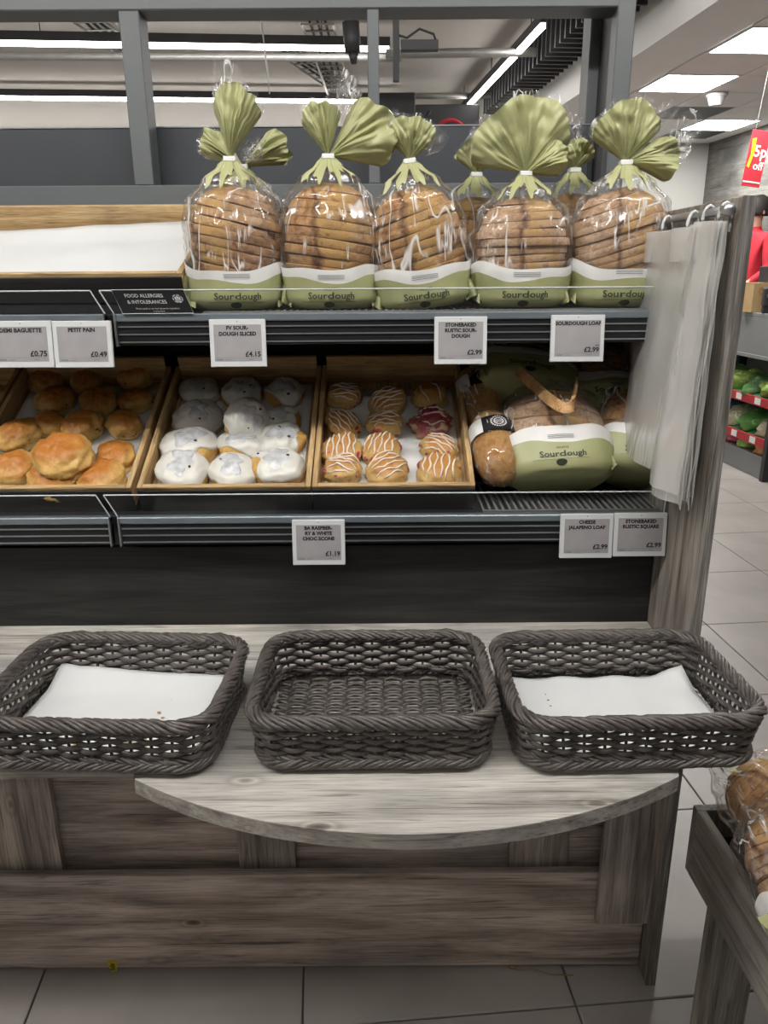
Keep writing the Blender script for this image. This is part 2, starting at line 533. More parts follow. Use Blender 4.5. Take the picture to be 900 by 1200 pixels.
# tiles where the floor can be seen (the right-hand aisle and in front of the unit)
tile_me = MB().box(-.298, .298, -.298, .298, -.008, 0, .002).mesh('floor_tile', M['floor_tile'])
tw = .6
cells = []
for iu in range(-8, 8):
    for iv in range(-2, 16):
        u, v = .22 + iu * tw, .35 + iv * tw
        if u + .3 < 4.7 and u - .3 > -4.9: cells.append((u, v))
cells.sort(key=lambda c: (c[0] - .9) ** 2 + (c[1] - 2.2) ** 2)
for u, v in cells[:230]:
    t = bpy.data.objects.new('floor_tile', tile_me)
    COL.objects.link(t); t.parent = fl; t.location = (u, v, 0)
rest = MB()
for u, v in cells[230:]: rest.box(u - .298, u + .298, v - .298, v + .298, -.008, 0)
rest.box(-5.2, 4.72, -4.5, -1.16, -.008, -.0005)
r_ = rest.build('floor_tiles_far', M['floor_tile'], fl); tag(r_, kind='stuff')

ce = store(MB().box(-5.2, 2.30, -4.5, 9.7, CZ, CZ + .1).build('ceiling', M['ceil']))
tag(ce, 'high painted bare ceiling over the bakery area', 'ceiling', kind='structure')
cs = store(MB().box(2.28, 4.72, -4.5, 9.7, TZ + .012, TZ + .06).build('ceiling_suspended', M['soffit_white']))
tag(cs, 'lower suspended white tile ceiling on the right', 'ceiling', kind='structure')
sf = store(MB().box(2.22, 2.30, -4.5, 9.7, TZ - .02, CZ).build('trim_1', M['soffit_white']))
tag(sf, 'deep white bulkhead between bare ceiling and tile ceiling', 'bulkhead', kind='structure')
wl = store(MB().box(-5.3, -5.2, -4.5, 9.7, 0, CZ).build('wall_left', M['wall_dim'])); tag(wl, 'grey store wall far to the left', 'wall', kind='structure')
wr = store(MB().box(4.72, 4.82, -4.5, 9.7, 0, CZ).build('wall_right', M['stone'])); tag(wr, 'dark stone-clad wall behind the red hanging sign', 'wall', kind='structure')
wf = store(MB().box(2.30, 4.82, 9.7, 9.8, 0, CZ).build('wall_far', M['wall_grey'])); tag(wf, 'pale grey far wall under the tile ceiling', 'wall', kind='structure')
wf2 = store(MB().box(-5.3, 2.30, 9.7, 9.8, 0, CZ).build('wall_far_left', M['wall_dim'])); tag(wf2, 'dim beige far wall behind the grey frame', 'wall', kind='structure')
M['wall_stock'] = plain('wall_stock', (.20, .19, .18), .8, 0, .2, 1.2)
wb = store(MB().box(-5.3, 4.82, -4.6, -4.5, 0, CZ).build('wall_back', M['wall_stock'])); tag(wb, 'grey store wall behind the viewer', 'wall', kind='structure')
# ceiling tiles of the suspended ceiling, open cells where the lamps and the dark slots are
ct_me = MB().box(-.296, .296, -.296, .296, 0, .012, .003).mesh('ceiling_tile', M['tile_white'])


def lamp_cell(u, v):
    p = Matrix.Rotation(STORE_YAW, 3, 'Z') @ Vector((u, v, 0))
    return p


PANELS = []
for px, py in ((805, 98), (893, 40), (832, 143)):
    PANELS.append(to_store(at(px, py, Z=TZ)))
u0 = PANELS[0].x
grid_u = [u0 + .6 * k for k in range(-4, 6)]
grid_v0 = PANELS[0].y
lamp_cells = set()
for p in PANELS: lamp_cells.add((round((p.x - u0) / .6), round((p.y - grid_v0) / .6)))
more_lamps = [(a, b - 4 * k) for (a, b) in list(lamp_cells)[:2] for k in (1, 2)]
dark_cells = set()
for p_ in ((842, 143 - 9), (800, 158), (780, 163), (815, 134)):
    q = to_store(at(*p_, Z=TZ)); dark_cells.add((round((q.x - u0) / .6), round((q.y - grid_v0) / .6)))
dark_cells -= lamp_cells
for a in range(-5, 7):
    for b in range(-13, 7):
        u, v = u0 + .6 * a, grid_v0 + .6 * b
        if u - .29 < 2.31 or u + .29 > 4.72 or v + .29 > 9.7 or v < -1: continue
        if (a, b) in lamp_cells: continue
        if (a, b) in dark_cells:
            MB().box(u - .296, u + .296, v - .296, v + .296, TZ + .006, TZ + .0118).build('open_slot', M['dark_steel'], cs)
            continue
        t = bpy.data.objects.new('ceiling_tile', ct_me)
        COL.objects.link(t); t.parent = cs; t.location = (u, v, TZ)


def panel_lamp(a, b, label):
    u, v = u0 + .6 * a, grid_v0 + .6 * b
    e = empty('ceiling_panel_light', Matrix.Rotation(STORE_YAW, 3, 'Z') @ Vector((u, v, TZ - .004)), (0, 0, STORE_YAW))
    tag(e, label, 'ceiling light', 'square panel lights in the tile ceiling')
    fr = MB()
    for x0, x1, y0, y1 in ((-.296, -.28, -.296, .296), (.28, .296, -.296, .296), (-.28, .28, -.296, -.28), (-.28, .28, .28, .296)):
        fr.box(x0, x1, y0, y1, 0, .014)
    fr.build('frame', M['white_plastic'], e)
    MB().add([(-.28, -.28, .006), (-.28, .28, .006), (.28, .28, .006), (.28, -.28, .006)], [(0, 1, 2, 3)]).build('diffuser', M['panel_glow'], e)


LAB = ['square white ceiling panel light left of the smoke detector', 'square ceiling panel light nearest, at the top right corner',
       'farthest square ceiling panel light, between dark ceiling slots']
for p, l in zip(PANELS, LAB): panel_lamp(round((p.x - u0) / .6), round((p.y - grid_v0) / .6), l)
for i, (a, b) in enumerate(more_lamps): panel_lamp(a, b, 'square ceiling panel light overhead, out of the picture')
for px, py in ((690, 145), (665, 173)):
    q = to_store(at(px, py, Z=TZ))
    a, b = round((q.x - u0) / .6), round((q.y - grid_v0) / .6)
    if (a, b) not in lamp_cells and u0 + .6 * a - .29 > 2.31:
        lamp_cells.add((a, b))
        panel_lamp(a, b, 'far ceiling panel light glimpsed %s the bread bags' % ('above' if py < 150 else 'between'))

# smoke detector
p = at(840, 110, Z=TZ - .005)
e = empty('smoke_detector', p); tag(e, 'small white round smoke detector on the tile ceiling', 'detector')
def disc(mb, r0, r1, z0, z1, n=20):
    mb.add([(r0 * math.cos(2 * PI * k / n), r0 * math.sin(2 * PI * k / n), z0) for k in range(n)] +
           [(r1 * math.cos(2 * PI * k / n), r1 * math.sin(2 * PI * k / n), z1) for k in range(n)],
           [tuple(range(n)), tuple(range(2 * n - 1, n - 1, -1))] + [(k, n + k, n + (k + 1) % n, (k + 1) % n) for k in range(n)])
    return mb
disc(MB(), .085, .085, -.025, 0).build('base', M['white_plastic'], e)
disc(MB(), .05, .075, -.09, -.025).build('cap', M['white_plastic'], e)


# linear strip lights: two seen across, one seen running away from us, the others unseen overhead, one an added fill
def strip(name, u_0, u_1, v, z, label, width=.045, along='u', glow='far_strip_glow'):
    e = empty(name, Matrix.Rotation(STORE_YAW, 3, 'Z') @ Vector(((u_0 + u_1) / 2 if along == 'u' else v, v if along == 'u' else (u_0 + u_1) / 2, z)),
              (0, 0, STORE_YAW + (0 if along == 'u' else PI / 2)))
    tag(e, label, 'strip light', 'linear ceiling strip lights')
    h = (u_1 - u_0) / 2
    MB().box(-h, h, -width * .62, width * .62, .02, .085).build('housing', M['dark_steel'], e)
    d = MB()
    d.box(-h + .01, h - .01, -width / 2, width / 2, -.012, .0195)
    d.build('diffuser', M[glow], e)
    for x in (-h * .8, 0, h * .8):
        MB().tube([(x, 0, .085), (x, 0, CZ - z)], .004, 5).build('hanger', M['dark_steel'], e)
    return e


v1 = to_store(at(200, 54, Y=6.9)).y
z1 = at(230, 54, Y=6.9).z
strip('strip_light', -4.8, .65, v1, z1, 'long white strip light nearest beyond the frame top')
z2 = at(230, 117.5, Y=9.2).z
v2 = to_store(at(230, 117, Y=9.2)).y
strip('strip_light', -4.8, .9, v2, z2, 'second, farther long strip light above the dark panel')
# the one running away
pa, pb = at(632, 30, Z=3.2), at(530, 148, Z=3.2)
sa, sb = to_store(pa), to_store(pb)
strip('strip_light', sa.y, min(sb.y, 9.6), (sa.x + sb.x) / 2, 3.2, 'strip light running away diagonally above the fanned bread bag', .036, 'v')
for v, lab in ((4.6, 'long strip light overhead just beyond the display unit, out of the picture'), (.35, 'long strip light overhead in front of the display unit, out of the picture'),
               (-1.95, 'added fill strip light behind the viewer, out of the picture')):
    strip('strip_light', -4.2 if v > -1 else -2.2, 2.0 if v > -1 else 1.0, v, z1, lab, glow='strip_glow' if abs(v - .35) < .1 else 'far_strip_glow')  # the rearmost strip is added as weak fill, hence shorter

# ------------------------------------------------------------------ the bakery display unit
unit = empty('bakery_display_unit', (0, 1.6, 0))
tag(unit, 'long wood-effect bakery display unit with shelves, end panel and grey frame', 'display unit')
def part(name, mat, x0, x1, y0, y1, z0, z1, bev=.0015, parent=None):
    return MB().box(x0, x1, y0, y1, z0, z1, bev).build(name, mat, parent or unit, world=True)
XL = -1.55
PX0, PX1, PY = .585, .606, 1.336
ep = part('end_panel', M['wood_panel'], PX0, PX1, PY + .0035, 2.25, 0, 1.66)
part('edge_strip', M['wood_panel_edge'], PX0 - .0005, PX1 + .0005, PY, PY + .003, 0, 1.6605, .0008, ep)
# base
part('base_plank', M['wood_base'], XL, PX0 - .002, 1.385, 1.405, .008, .272)
part('recessed_panel', M['wood_base'], XL, PX0 - .002, 1.432, 1.445, .02, .775)
for pa, pb in ((-18, 73), (281, 347), (596, 664)):
    x0, x1 = at(pa, 1014, Y=1.415).x, at(pb, 1014, Y=1.415).x
    part('batten', M['wood_base_v'], x0, x1, 1.412, 1.431, .03, .776)
x0, x1 = at(699, 1070, Y=1.37).x, at(764, 1070, Y=1.37).x
part('batten', M['wood_base_v'], x0, x1, 1.366, 1.384, .145, .776)
part('kick_board', M['black'], XL, PX0 - .002, 1.41, 1.43, .002, .1)
# backs
part('counter_back', M['wood_black'], XL, PX0 - .002, 1.556, 1.575, .70, .985)
part('slate_strip', M['dark_panel'], XL, PX0 - .002, 1.560, 1.578, .987, 1.04)
part('back_panel', M['black'], XL, PX0 - .002, 2.06, 2.09, .985, 1.70)
for x in (-.36, .25):
    part('shelf_bracket', M['black_shelf'], x - .012, x + .012, 1.64, 2.06, 1.40, 1.447)
part('shelf_upright', M['dark_steel'], -.337, -.317, 1.5565, 1.5595, .99, 1.03)


def shelf(z, yf, y_back, xr, gap0, gap1, gh, tilt):
    """one shelf in two sections, each with steel edge, ribbed ticket rail and clear guard"""
    bd = part('shelf', M['black_shelf'], XL, PX0 - .003, yf + .02, y_back, z - .016, z)
    for x0, x1 in ((XL, gap0), (gap1, xr)):
        part('front_edge', M['steel_edge'], x0, x1, yf, yf + .02, z - .012, z + .003, .002, bd)
        rl = part('ticket_rail', M['rail_black'], x0 + .004, x1, yf + .004, yf + .018, z - .058, z - .0125, .001, bd)
        rb = MB()
        for k in range(3):
            zz = z - .022 - k * .015
            rb.box(x0 + .006, x1, yf + .001, yf + .005, zz - .0012, zz + .0012)
        rb.build('rail_lines', M['alu'], bd, world=True)
        part('end_cap', M['alu'], x1 - .004 if x1 < 0 else x0, x1 if x1 < 0 else x0 + .004, yf - .004, yf + .018, z - .06, z + .004, .001, bd)
        # guard, leaning a little outwards
        g = MB()
        t0, t1 = yf + .004, yf + .004 - gh * tilt
        sl = .022
        def corners(xa, xb, ya, yb):
            return [(xa, ya, z + .003), (xb, ya, z + .003), (xb, yb, z + gh), (xa, yb, z + gh)]
        xa, xb = x0, x1
        xal, xbl = (x0, x1)
        g.add([(xal, t0, z + .004), (xbl, t0, z + .004), (xbl - (sl if x1 < 0 else 0), t1, z + gh), (xal - (sl if x0 > XL else 0), t1, z + gh)], [(0, 1, 2, 3)])
        go = g.build('guard', M['acrylic'], bd, world=True)
        e2 = MB()
        top = [(xal - (sl if x0 > XL else 0), t1, z + gh), (xbl - (sl if x1 < 0 else 0), t1, z + gh)]
        e2.tube(top, .0016, 4)
        if x1 < 0: e2.tube([(xbl, t0, z + .004), top[1]], .0014, 4)
        if x0 > XL: e2.tube([(xal, t0, z + .004), top[0]], .0014, 4)
        if x1 > 0: e2.tube([(xbl, t0, z + .004), top[1]], .0014, 4)
        e2.build('guard_edge', M['acrylic_edge'], bd, world=True)
    return bd


LZ, LY = 1.062, 1.512
UZ, UY = 1.466, 1.575
lower = shelf(LZ, LY, 2.055, PX0 - .006, -.567, -.551, .052, .12)
upper = shelf(UZ, UY, 2.055, .565, -.553, -.535, .048, .12)
# wire grid inlays on both shelves (where bags stand)
for bd, z, x0, x1, y0, y1 in ((upper, UZ, -.36, .56, UY + .022, 1.99), (lower, LZ, .21, .575, LY + .022, 1.99)):
    g = MB()
    n = int((x1 - x0) / .014)
    for k in range(n + 1):
        x = x0 + k * (x1 - x0) / n
        g.box(x - .0022, x + .0022, y0, y1, z + .001, z + .005)
    for y in (y0 + .004, (y0 + y1) / 2, y1 - .01): g.box(x0, x1, y - .003, y + .003, z + .0005, z + .006)
    o = g.build('wire_grid', M['galv'], bd, world=True); tag(o, kind='stuff')
# grey frame above
FY = 2.15
zb = at(0, 13, Y=FY).z
part('top_beam', M['grey_metal'], XL, .622, FY, at(0, 27, Z=zb).y, zb, zb + .11, .003)
part('lower_beam', M['grey_metal'], XL, .58, FY, FY + .06, at(150, 245, Y=FY).z, at(150, 217, Y=FY).z, .003)
zl = at(150, 217, Y=FY).z
for px0, px1, dep in ((138, 162, .075), (430, 444, .05)):
    part('post', M['grey_metal'], at(px0, 14, Y=FY).x, at(px1, 14, Y=FY).x, FY + .002, FY + dep, zl, zb, .002)
part('post', M['grey_metal'], .578, .622, FY - .002, FY + .055, 0, zb + .112, .003)
part('post', M['grey_metal'], .556, .60, FY + .17, FY + .26, 0, zb + .05, .003)
part('post_groove', M['dark_steel'], .583, .595, FY + .055, FY + .17, 0, zb + .05, .001)
part('rear_panel', M['dark_panel'], XL, .555, 2.25, 2.27, 1.70, at(70, 151, Y=2.25).z, .002)
part('rear_panel_ledge', M['alu'], XL, .555, 2.249, 2.271, at(70, 151, Y=2.25).z + .0005, at(70, 151, Y=2.25).z + .004, .0005)
# hanger rail on the end panel
rail = MB().tube([(.566, 1.352, 1.640), (.566, 1.665, 1.640)], .0075, 10).build('hanger_rail', M['alu'], unit, True, world=True)
MB().tube([(.566, 1.338, 1.640), (.566, 1.358, 1.640)], .010, 10).build('rail_end', M['alu'], rail, True, world=True)
for y in (1.365, 1.65):
    MB().tube([(.566, y, 1.640), (.586, y, 1.640)], .006, 8).build('rail_standoff', M['alu'], rail, True, world=True)

# counter top
arc = []
cx, cy, cr = .0335, .886 + .773, .773
a0 = math.atan2(1.007 - cy, .454 - cx); a1 = math.atan2(1.014 - cy, -.387 - cx)
for k in range(41):
    a = a0 + (a1 - a0) * k / 40
    arc.append((cx + cr * math.cos(a), cy + cr * math.sin(a)))
poly = [(XL, 1.555), (PX0 - .002, 1.555), (PX0 - .002, 1.33)] + arc + [(-.40, 1.05), (XL, 1.05)]
poly = poly[::-1]
CT = .80
ctop = MB().prism(poly, CT - .024, CT).build('counter_top', M['wood_grey'])
tag(ctop, 'pale grey wood-effect counter with bowed front edge under the wicker baskets', 'counter')
eb = MB()
front = [(PX0 - .002, 1.33)] + arc + [(-.40, 1.05), (XL, 1.05)]
n = len(front)
vs = []
for i, (x, y) in enumerate(front):
    d = Vector((x - .03, y - 1.5, 0)).normalized() * .0012
    vs += [(x + d.x, y + d.y, CT - .025), (x + d.x, y + d.y, CT - .001)]
eb.add(vs, [(2 * i, 2 * i + 1, 2 * i + 3, 2 * i + 2) for i in range(n - 1)])
eb.build('edge_band', M['wood_edge'], ctop)

# ------------------------------------------------------------------ wooden trays
class Frame:
    def __init__(s, loc, rot):
        s.m = Matrix.Translation(loc) @ Matrix.Rotation(rot[2], 4, 'Z') @ Matrix.Rotation(rot[0], 4, 'X')
    def hit(s, px, py, h):
        """tray-local point at height h above the tray floor seen at a pixel"""
        o = Vector((0, 0, CAM_H)); d = ray(px, py)
        n = s.m.to_3x3() @ Vector((0, 0, 1)); q = s.m @ Vector((0, 0, h))
        t = (q - o).dot(n) / d.dot(n)
        return s.m.inverted() @ (o + d * t)


def tray(x0, x1, y, z, length, tilt, label, hgt=.055, th=.011):
    e = empty('wooden_tray', (0, 0, 0), (0, 0, 0))
    e.location = ((x0 + x1) / 2, y, z); e.rotation_euler = (tilt, 0, 0)
    tag(e, label, 'tray', 'shallow wooden bakery trays')
    h = (x1 - x0) / 2
    MB().box(-h + .002, h - .002, .002, length, 0, .008).build('bottom', M['tray_wood_d'], e)
    for s in (-1, 1):
        MB().box(min(s * h, s * (h - th)), max(s * h, s * (h - th)), .0, length, .0, hgt, .0015).build('side_wall', M['tray_wood_d'], e)
    MB().box(-h + th, h - th, 0, th, .008, hgt, .0015).build('front_wall', M['tray_wood'], e)
    MB().box(-h + th, h - th, length - th, length, .008, hgt + .03, .0015).build('back_wall', M['tray_wood'], e)
    MB().box(-h, h, -.004, -.0005, -.012, hgt - .008, .001).build('front_panel', M['wood_black'], e)
    return e, Frame(e.location, (tilt, 0, 0))


TT = R(27.5)
TY, TZ0, TL = 1.562, 1.074, .44
def tx(px): return at(px, 568, Y=1.54).x
tA, fA = tray(tx(153) - .73, tx(153) - .372, TY, TZ0, TL, TT, 'wooden tray mostly out of view at the far left edge')
tB, fB = tray(tx(153) - .366, tx(153), TY, TZ0, TL, TT, 'wooden tray holding golden fruit scones')
tC, fC = tray(tx(160), tx(364), TY, TZ0, TL, TT, 'wooden tray holding white iced buns')
tD, fD = tray(tx(365.5), tx(557), TY, TZ0, TL, TT, 'wooden tray holding raspberry drizzled scones')
UT = R(19)
xr = at(214, 320, Y=1.66).x
tU, fU = tray(xr - .80, xr, 1.665, 1.500, .40, UT, 'long wooden tray lined with white paper on the top shelf', .05)
# black wedges that carry the tilted trays
def wedge(x0, x1, y0, z0, z1, length, tilt, par):
    c, s = math.cos(tilt), math.sin(tilt)
    poly = [(y0 + .004, z0), (y0 + .004, z1 - .014), (y0 + length * c, z1 + length * s - .016), (y0 + length * c, z0)]
    mb = MB()
    mb.add([(x0, a, b) for a, b in poly] + [(x1, a, b) for a, b in poly], [(0, 1, 2, 3), (7, 6, 5, 4)] + [(i, 4 + i, 4 + (i + 1) % 4, (i + 1) % 4) for i in range(4)])
    mb.build('tray_riser', M['black'], par, world=True)
wedge(tx(153) - .73, tx(557), TY, LZ + .001, TZ0, TL, TT, lower)
wedge(xr - .80, xr, 1.665, UZ + .001, 1.500, .40, UT, upper)


def sheet(name, pts_fn, nu, nv, mat, parent=None, thick=.0006):
    mb = MB().grid(pts_fn, nu, nv)
    o = mb.build(name, mat, parent, True)
    md = o.modifiers.new('thickness', 'SOLIDIFY'); md.thickness = thick
    return o


# paper liners
for nm, tr_, x0, x1, y0, y1, lab in (
        ('tray_liner', tB, -.165, .165, .015, .42, 'white paper liner under the fruit scones'),
        ('tray_liner', tC, -.158, .158, .015, .42, 'white paper liner under the white iced buns'),
        ('tray_liner', tD, -.148, .148, .015, .40, 'white paper liner under the raspberry scones')):
    def fn(u, v, x0=x0, x1=x1, y0=y0, y1=y1):
        x, y = x0 + (x1 - x0) * u, y0 + (y1 - y0) * v
        return (x, y, .0095 + .004 * noise.noise(Vector((x * 14, y * 14, x0))) ** 2 + .004 * max(0, abs(u - .5) - .46) * 20)
    o = sheet(nm, fn, 16, 16, M['paper'])
    o.matrix_world = Matrix.Translation(tr_.location) @ Matrix.Rotation(TT, 4, 'X')
    tag(o, lab, 'paper', 'paper tray liners')
def fn(u, v):
    x, y = -.385 + .765 * u, .014 + .355 * v
    z = .0095 + .022 * v ** 2 * u + .05 * max(0, v - .8) * (0.4 + u) + .005 * noise.noise(Vector((x * 9, y * 12, 3))) + .004
    return (x, y, max(.0095, z))
o = sheet('tray_liner', fn, 40, 20, M['paper'])
o.matrix_world = Matrix.Translation(tU.location) @ Matrix.Rotation(UT, 4, 'X')
tag(o, 'crumpled white paper liner in the empty top shelf tray', 'paper', 'paper tray liners')


# ------------------------------------------------------------------ baked goods in the trays
def blob(rx, ry, rz, seed, rough=.08, n=20, m=12, flat=.35, crack=0, crag=0):
    """a baked lump resting on z=0"""
    sv = Vector((seed * 3.1, seed * 1.7, seed * .9))
    def fn(u, v):
        a = 2 * PI * u; b = -PI / 2 + PI * v
        c = math.cos(b); s_ = math.sin(b)
        cc = math.copysign(abs(c) ** .75, c)
        d = Vector((math.cos(a) * cc, math.sin(a) * cc, s_))
        k = 1 + rough * 1.6 * noise.noise(d * 1.3 + sv) + rough * 1.1 * noise.noise(d * 3.2 + sv) + rough * crag * (abs(noise.noise(d * 5.5 + sv)) - .3) + rough * crag * .4 * noise.noise(d * 11 + sv)
        if crack: k -= crack * max(0, 1 - abs(d.z + .12 + .25 * noise.noise(d * 2 + sv)) * 7)
        z = d.z * k
        if z < -flat * 1.6: z = -flat * 1.6
        return (rx * d.x * k, ry * d.y * k, rz * (z + flat * 1.6) / (1 + flat * 1.6) )
    return MB().grid(fn, n, m, True), fn


def put(o, fr, px, py, h, yaw=0, tx_=0, ty_=0, lift=0):
    """stand a thing on a tray so that its middle is seen at a pixel"""
    q = fr.hit(px, py, h / 2 + lift)
    o.matrix_world = fr.m @ Matrix.Translation((q.x, q.y, .0098 + lift)) @ Matrix.Rotation(yaw, 4, 'Z') @ Matrix.Rotation(tx_, 4, 'X') @ Matrix.Rotation(ty_, 4, 'Y')


SCONES = [  # px, py, width px, label
    (55, 448, 42, 'back left'), (102, 447, 43, 'back middle'), (160, 442, 46, 'back right, darkest'),
    (63, 472, 48, 'second row left'), (117, 472, 48, 'second row middle'), (160, 472, 41, 'second row right'),
    (24, 512, 54, 'third row far left, pale-sided and large'), (58, 500, 42, 'third row left, half hidden behind the large pale one'),
    (98, 502, 49, 'third row middle'), (146, 500, 44, 'third row right'),
    (16, 550, 50, 'front row far left'), (136, 538, 47, 'fourth row right, cracked at the side'),
    (66, 563, 58, 'front row middle, under the topmost scone'), (121, 563, 54, 'front row right'),
    (76, 538, 66, 'topmost, lying on the others with split pale side')]
for i, (px, py, wd, wh) in enumerate(SCONES):
    k = wd / 901 * 1.74 / 2
    mb, fnb = blob(k * 1.06, k * .95, k * 1.05, i + 1, .10, 40, 26, .3, .22 if i in (6, 11, 14) else .12, 1.1)
    o = mb.build('fruit_scone', M['scone'], None, True)
    top = i == 14
    put(o, fB, px, py, k * 1.05, i * 1.3, .12 * math.sin(i * 2), .12 * math.cos(i * 3), .032 if top else 0)
    tag(o, 'golden fruit scone, %s of its tray' % wh, 'scone', 'fruit scones in the left tray')

ICED = [
    (235, 461, 47, 'back row left'), (283, 463, 49, 'back row middle, bare on its left side'), (334, 463, 47, 'back row right, bare on its lower left'),
    (232, 493, 56, 'second row left, greyish icing'), (330, 496, 45, 'second row right, in shade'), (285, 492, 54, 'second row middle, tipped up showing its crumb'),
    (223, 526, 60, 'third row left, torn icing at lower right'), (283, 523, 50, 'third row middle'), (331, 518, 52, 'third row right, bare golden right side'),
    (215, 554, 58, 'front row left with a dark stalk'), (273, 555, 52, 'front row middle'), (326, 550, 58, 'front row right')]
for i, (px, py, wd, wh) in enumerate(ICED):
    k = wd / 901 * 1.86 / 2
    hz = k * .86
    e = empty('iced_bun')
    mb, fb = blob(k, k * .94, hz, i + 31, .09, 30, 18, .3, 0, .6)
    mb.build('bun', M['bun'], e, True)
    rnd = random.Random(i + 5)
    bare = {1: 2.9, 2: 3.9, 6: -.7, 8: 0.1, 7: -2.0, 11: 3.4, 4: .2}.get(i)
    # icing: a shell over the upper half with an uneven lower edge
    def low(a, i=i, bare=bare):
        v = .50 + .06 * math.sin(3 * a + i) + .05 * math.sin(5 * a + 2 * i)
        if bare is not None: v += .26 * max(0, math.cos(a - bare)) ** 3
        return v
    def fi(u, v, fb=fb, low=low, k=k, hz=hz):
        a = 2 * PI * u
        vv = low(a) + (1 - low(a)) * v
        x, y, z = fb(u, min(vv, .999))
        nrm = Vector((x, y, z - hz * .4)).normalized()
        t = .0028 * min(1, v * 8)
        return (x + nrm.x * t, y + nrm.y * t, z + nrm.z * t)
    MB().grid(fi, 40, 14, True).build('icing', M['icing'], e, True)
    # translucent grey dab in the middle and dark currants
    def fd(u, v, fb=fb, hz=hz, i=i):
        a = 2 * PI * u
        vv = .999 - (.125 + .05 * math.sin(2 * a + i) + .04 * math.sin(5 * a + 2 * i)) * (1 - v)
        x, y, z = fb(u, vv)
        nrm = Vector((x, y, z - hz * .4)).normalized()
        t = .0032 + .0012 * min(1, v * 5)
        return (x + nrm.x * t, y + nrm.y * t, z + nrm.z * t)
    MB().grid(fd, 24, 6, True).build('icing_dab', M['icing_blue'], e, True)
    for c in range(rnd.choice((1, 2, 2))):
        u, v = rnd.random(), rnd.uniform(.78, .93)
        x, y, z = fb(u, v)
        s = rnd.uniform(.0022, .0038)
        cm, _ = blob(s * 1.3, s, s, c + i, .1, 8, 6)
        co = cm.build('currant', M['currant'], e, True); co.location = (x, y, z + .002)
    put(e, fC, px, py, hz, i * .9 if bare is None else 0, *( (R(-38), R(14)) if i == 5 else (.08 * math.sin(i), .08 * math.cos(i)) ), lift=.03 if i == 5 else 0)
    tag(e, 'white iced bun, %s of its tray' % wh, 'iced bun', 'iced buns in the middle tray')

RASP = [
    (403, 467, 44, 'back row left'), (454, 474, 48, 'back row middle'), (504, 468, 48, 'back row right, plain beside the tray side'),
    (402, 500, 45, 'second row left'), (451, 500, 46, 'second row middle'), (506, 496, 50, 'second row right, broken open dark red'),
    (400, 529, 48, 'third row left'), (448, 529, 50, 'third row middle, red fruit bursting out'), (514, 528, 46, 'third row right'),
    (402, 553, 46, 'front row left'), (453, 553, 52, 'front row middle, heavily drizzled'), (514, 554, 54, 'front row right')]
for i, (px, py, wd, wh) in enumerate(RASP):
    k = wd / 901 * 1.74 / 2
    hz = k * (.98 if i != 5 else .8)
    e = empty('raspberry_scone')
    mb, fb = blob(k, k * .92, hz, i + 61, .11 if i != 5 else .25, 32, 20, .3, .08, .9)
    mb.build('scone', M['rasp_red'] if i == 5 else M['rasp'], e, True)
    rnd = random.Random(i + 50)
    ang = rnd.uniform(-.5, .5)
    nd = {2: 2, 5: 3}.get(i, 6)
    for s in range(nd):
        off = (-.75 + 1.5 * (s + .5) / nd) * k
        pts = []
        for q in range(13):
            w_ = (-.85 + 1.7 * q / 12) * k
            x = w_ * math.cos(ang) - (off + .05 * k * math.sin(q * (.6 + .1 * s) + s * 2.1 + i)) * math.sin(ang)
            y = w_ * math.sin(ang) + (off + .05 * k * math.sin(q * (.6 + .1 * s) + s * 2.1 + i)) * math.cos(ang)
            rr = math.hypot(x / k, y / (k * .92))
            if rr > .96: continue
            # find the surface height above x, y
            a = math.atan2(y / (k * .92), x / k) % (2 * PI)
            lo, hi = .5, 1.0
            for _ in range(14):
                mid = (lo + hi) / 2
                p = fb(a / (2 * PI), mid)
                if math.hypot(p[0], p[1]) > math.hypot(x, y): lo = mid
                else: hi = mid
            p = fb(a / (2 * PI), lo)
            pts.append((x, y, p[2] + .0008))
        if len(pts) > 3:
            rad = [.0021 * (1 - .6 * abs(2 * q / (len(pts) - 1) - 1) ** 3) * rnd.uniform(.8, 1.2) for q in range(len(pts))]
            MB().tube(pts, rad, 6).build('icing_drizzle', M['drizzle'], e, True)
    if i in (3, 6, 7, 8, 9):
        for c in range(3):
            u, v = rnd.uniform(.5, .85), rnd.uniform(.45, .7)
            x, y, z = fb(u, v); s = rnd.uniform(.005, .008)
            cm, _ = blob(s, s, s * .8, c + i, .2, 8, 6)
            co = cm.build('raspberry', M['rasp_red'], e, True); co.location = (x * .95, y * .95, z - s * .3)
    put(e, fD, px, py, hz, i * .7, .1 * math.sin(i * 2), .1 * math.cos(i * 3))
    tag(e, 'raspberry scone with white drizzle, %s of its tray' % wh, 'scone', 'raspberry scones in the right tray')


# ------------------------------------------------------------------ wicker baskets
def rrect(hx, hy, r):
    """rounded rectangle by arc length: returns total length and fn(s) -> x, y, nx, ny"""
    lx, ly, la = 2 * (hx - r), 2 * (hy - r), PI * r / 2
    segs = [('l', (-hx + r, -hy), (1, 0), lx), ('a', (hx - r, -hy + r), -PI / 2, la), ('l', (hx, -hy + r), (0, 1), ly), ('a', (hx - r, hy - r), 0, la),
            ('l', (hx - r, hy), (-1, 0), lx), ('a', (-hx + r, hy - r), PI / 2, la), ('l', (-hx, hy - r), (0, -1), ly), ('a', (-hx + r, -hy + r), PI, la)]
    tot = sum(s[3] for s in segs)
    def fn(s):
        s %= tot
        for t, p, d, l in segs:
            if s <= l:
                if t == 'l': return p[0] + d[0] * s, p[1] + d[1] * s, d[1], -d[0]
                a = d + s / r
                return p[0] + r * math.cos(a), p[1] + r * math.sin(a), math.cos(a), math.sin(a)
            s -= l
        return fn(0)
    return tot, fn


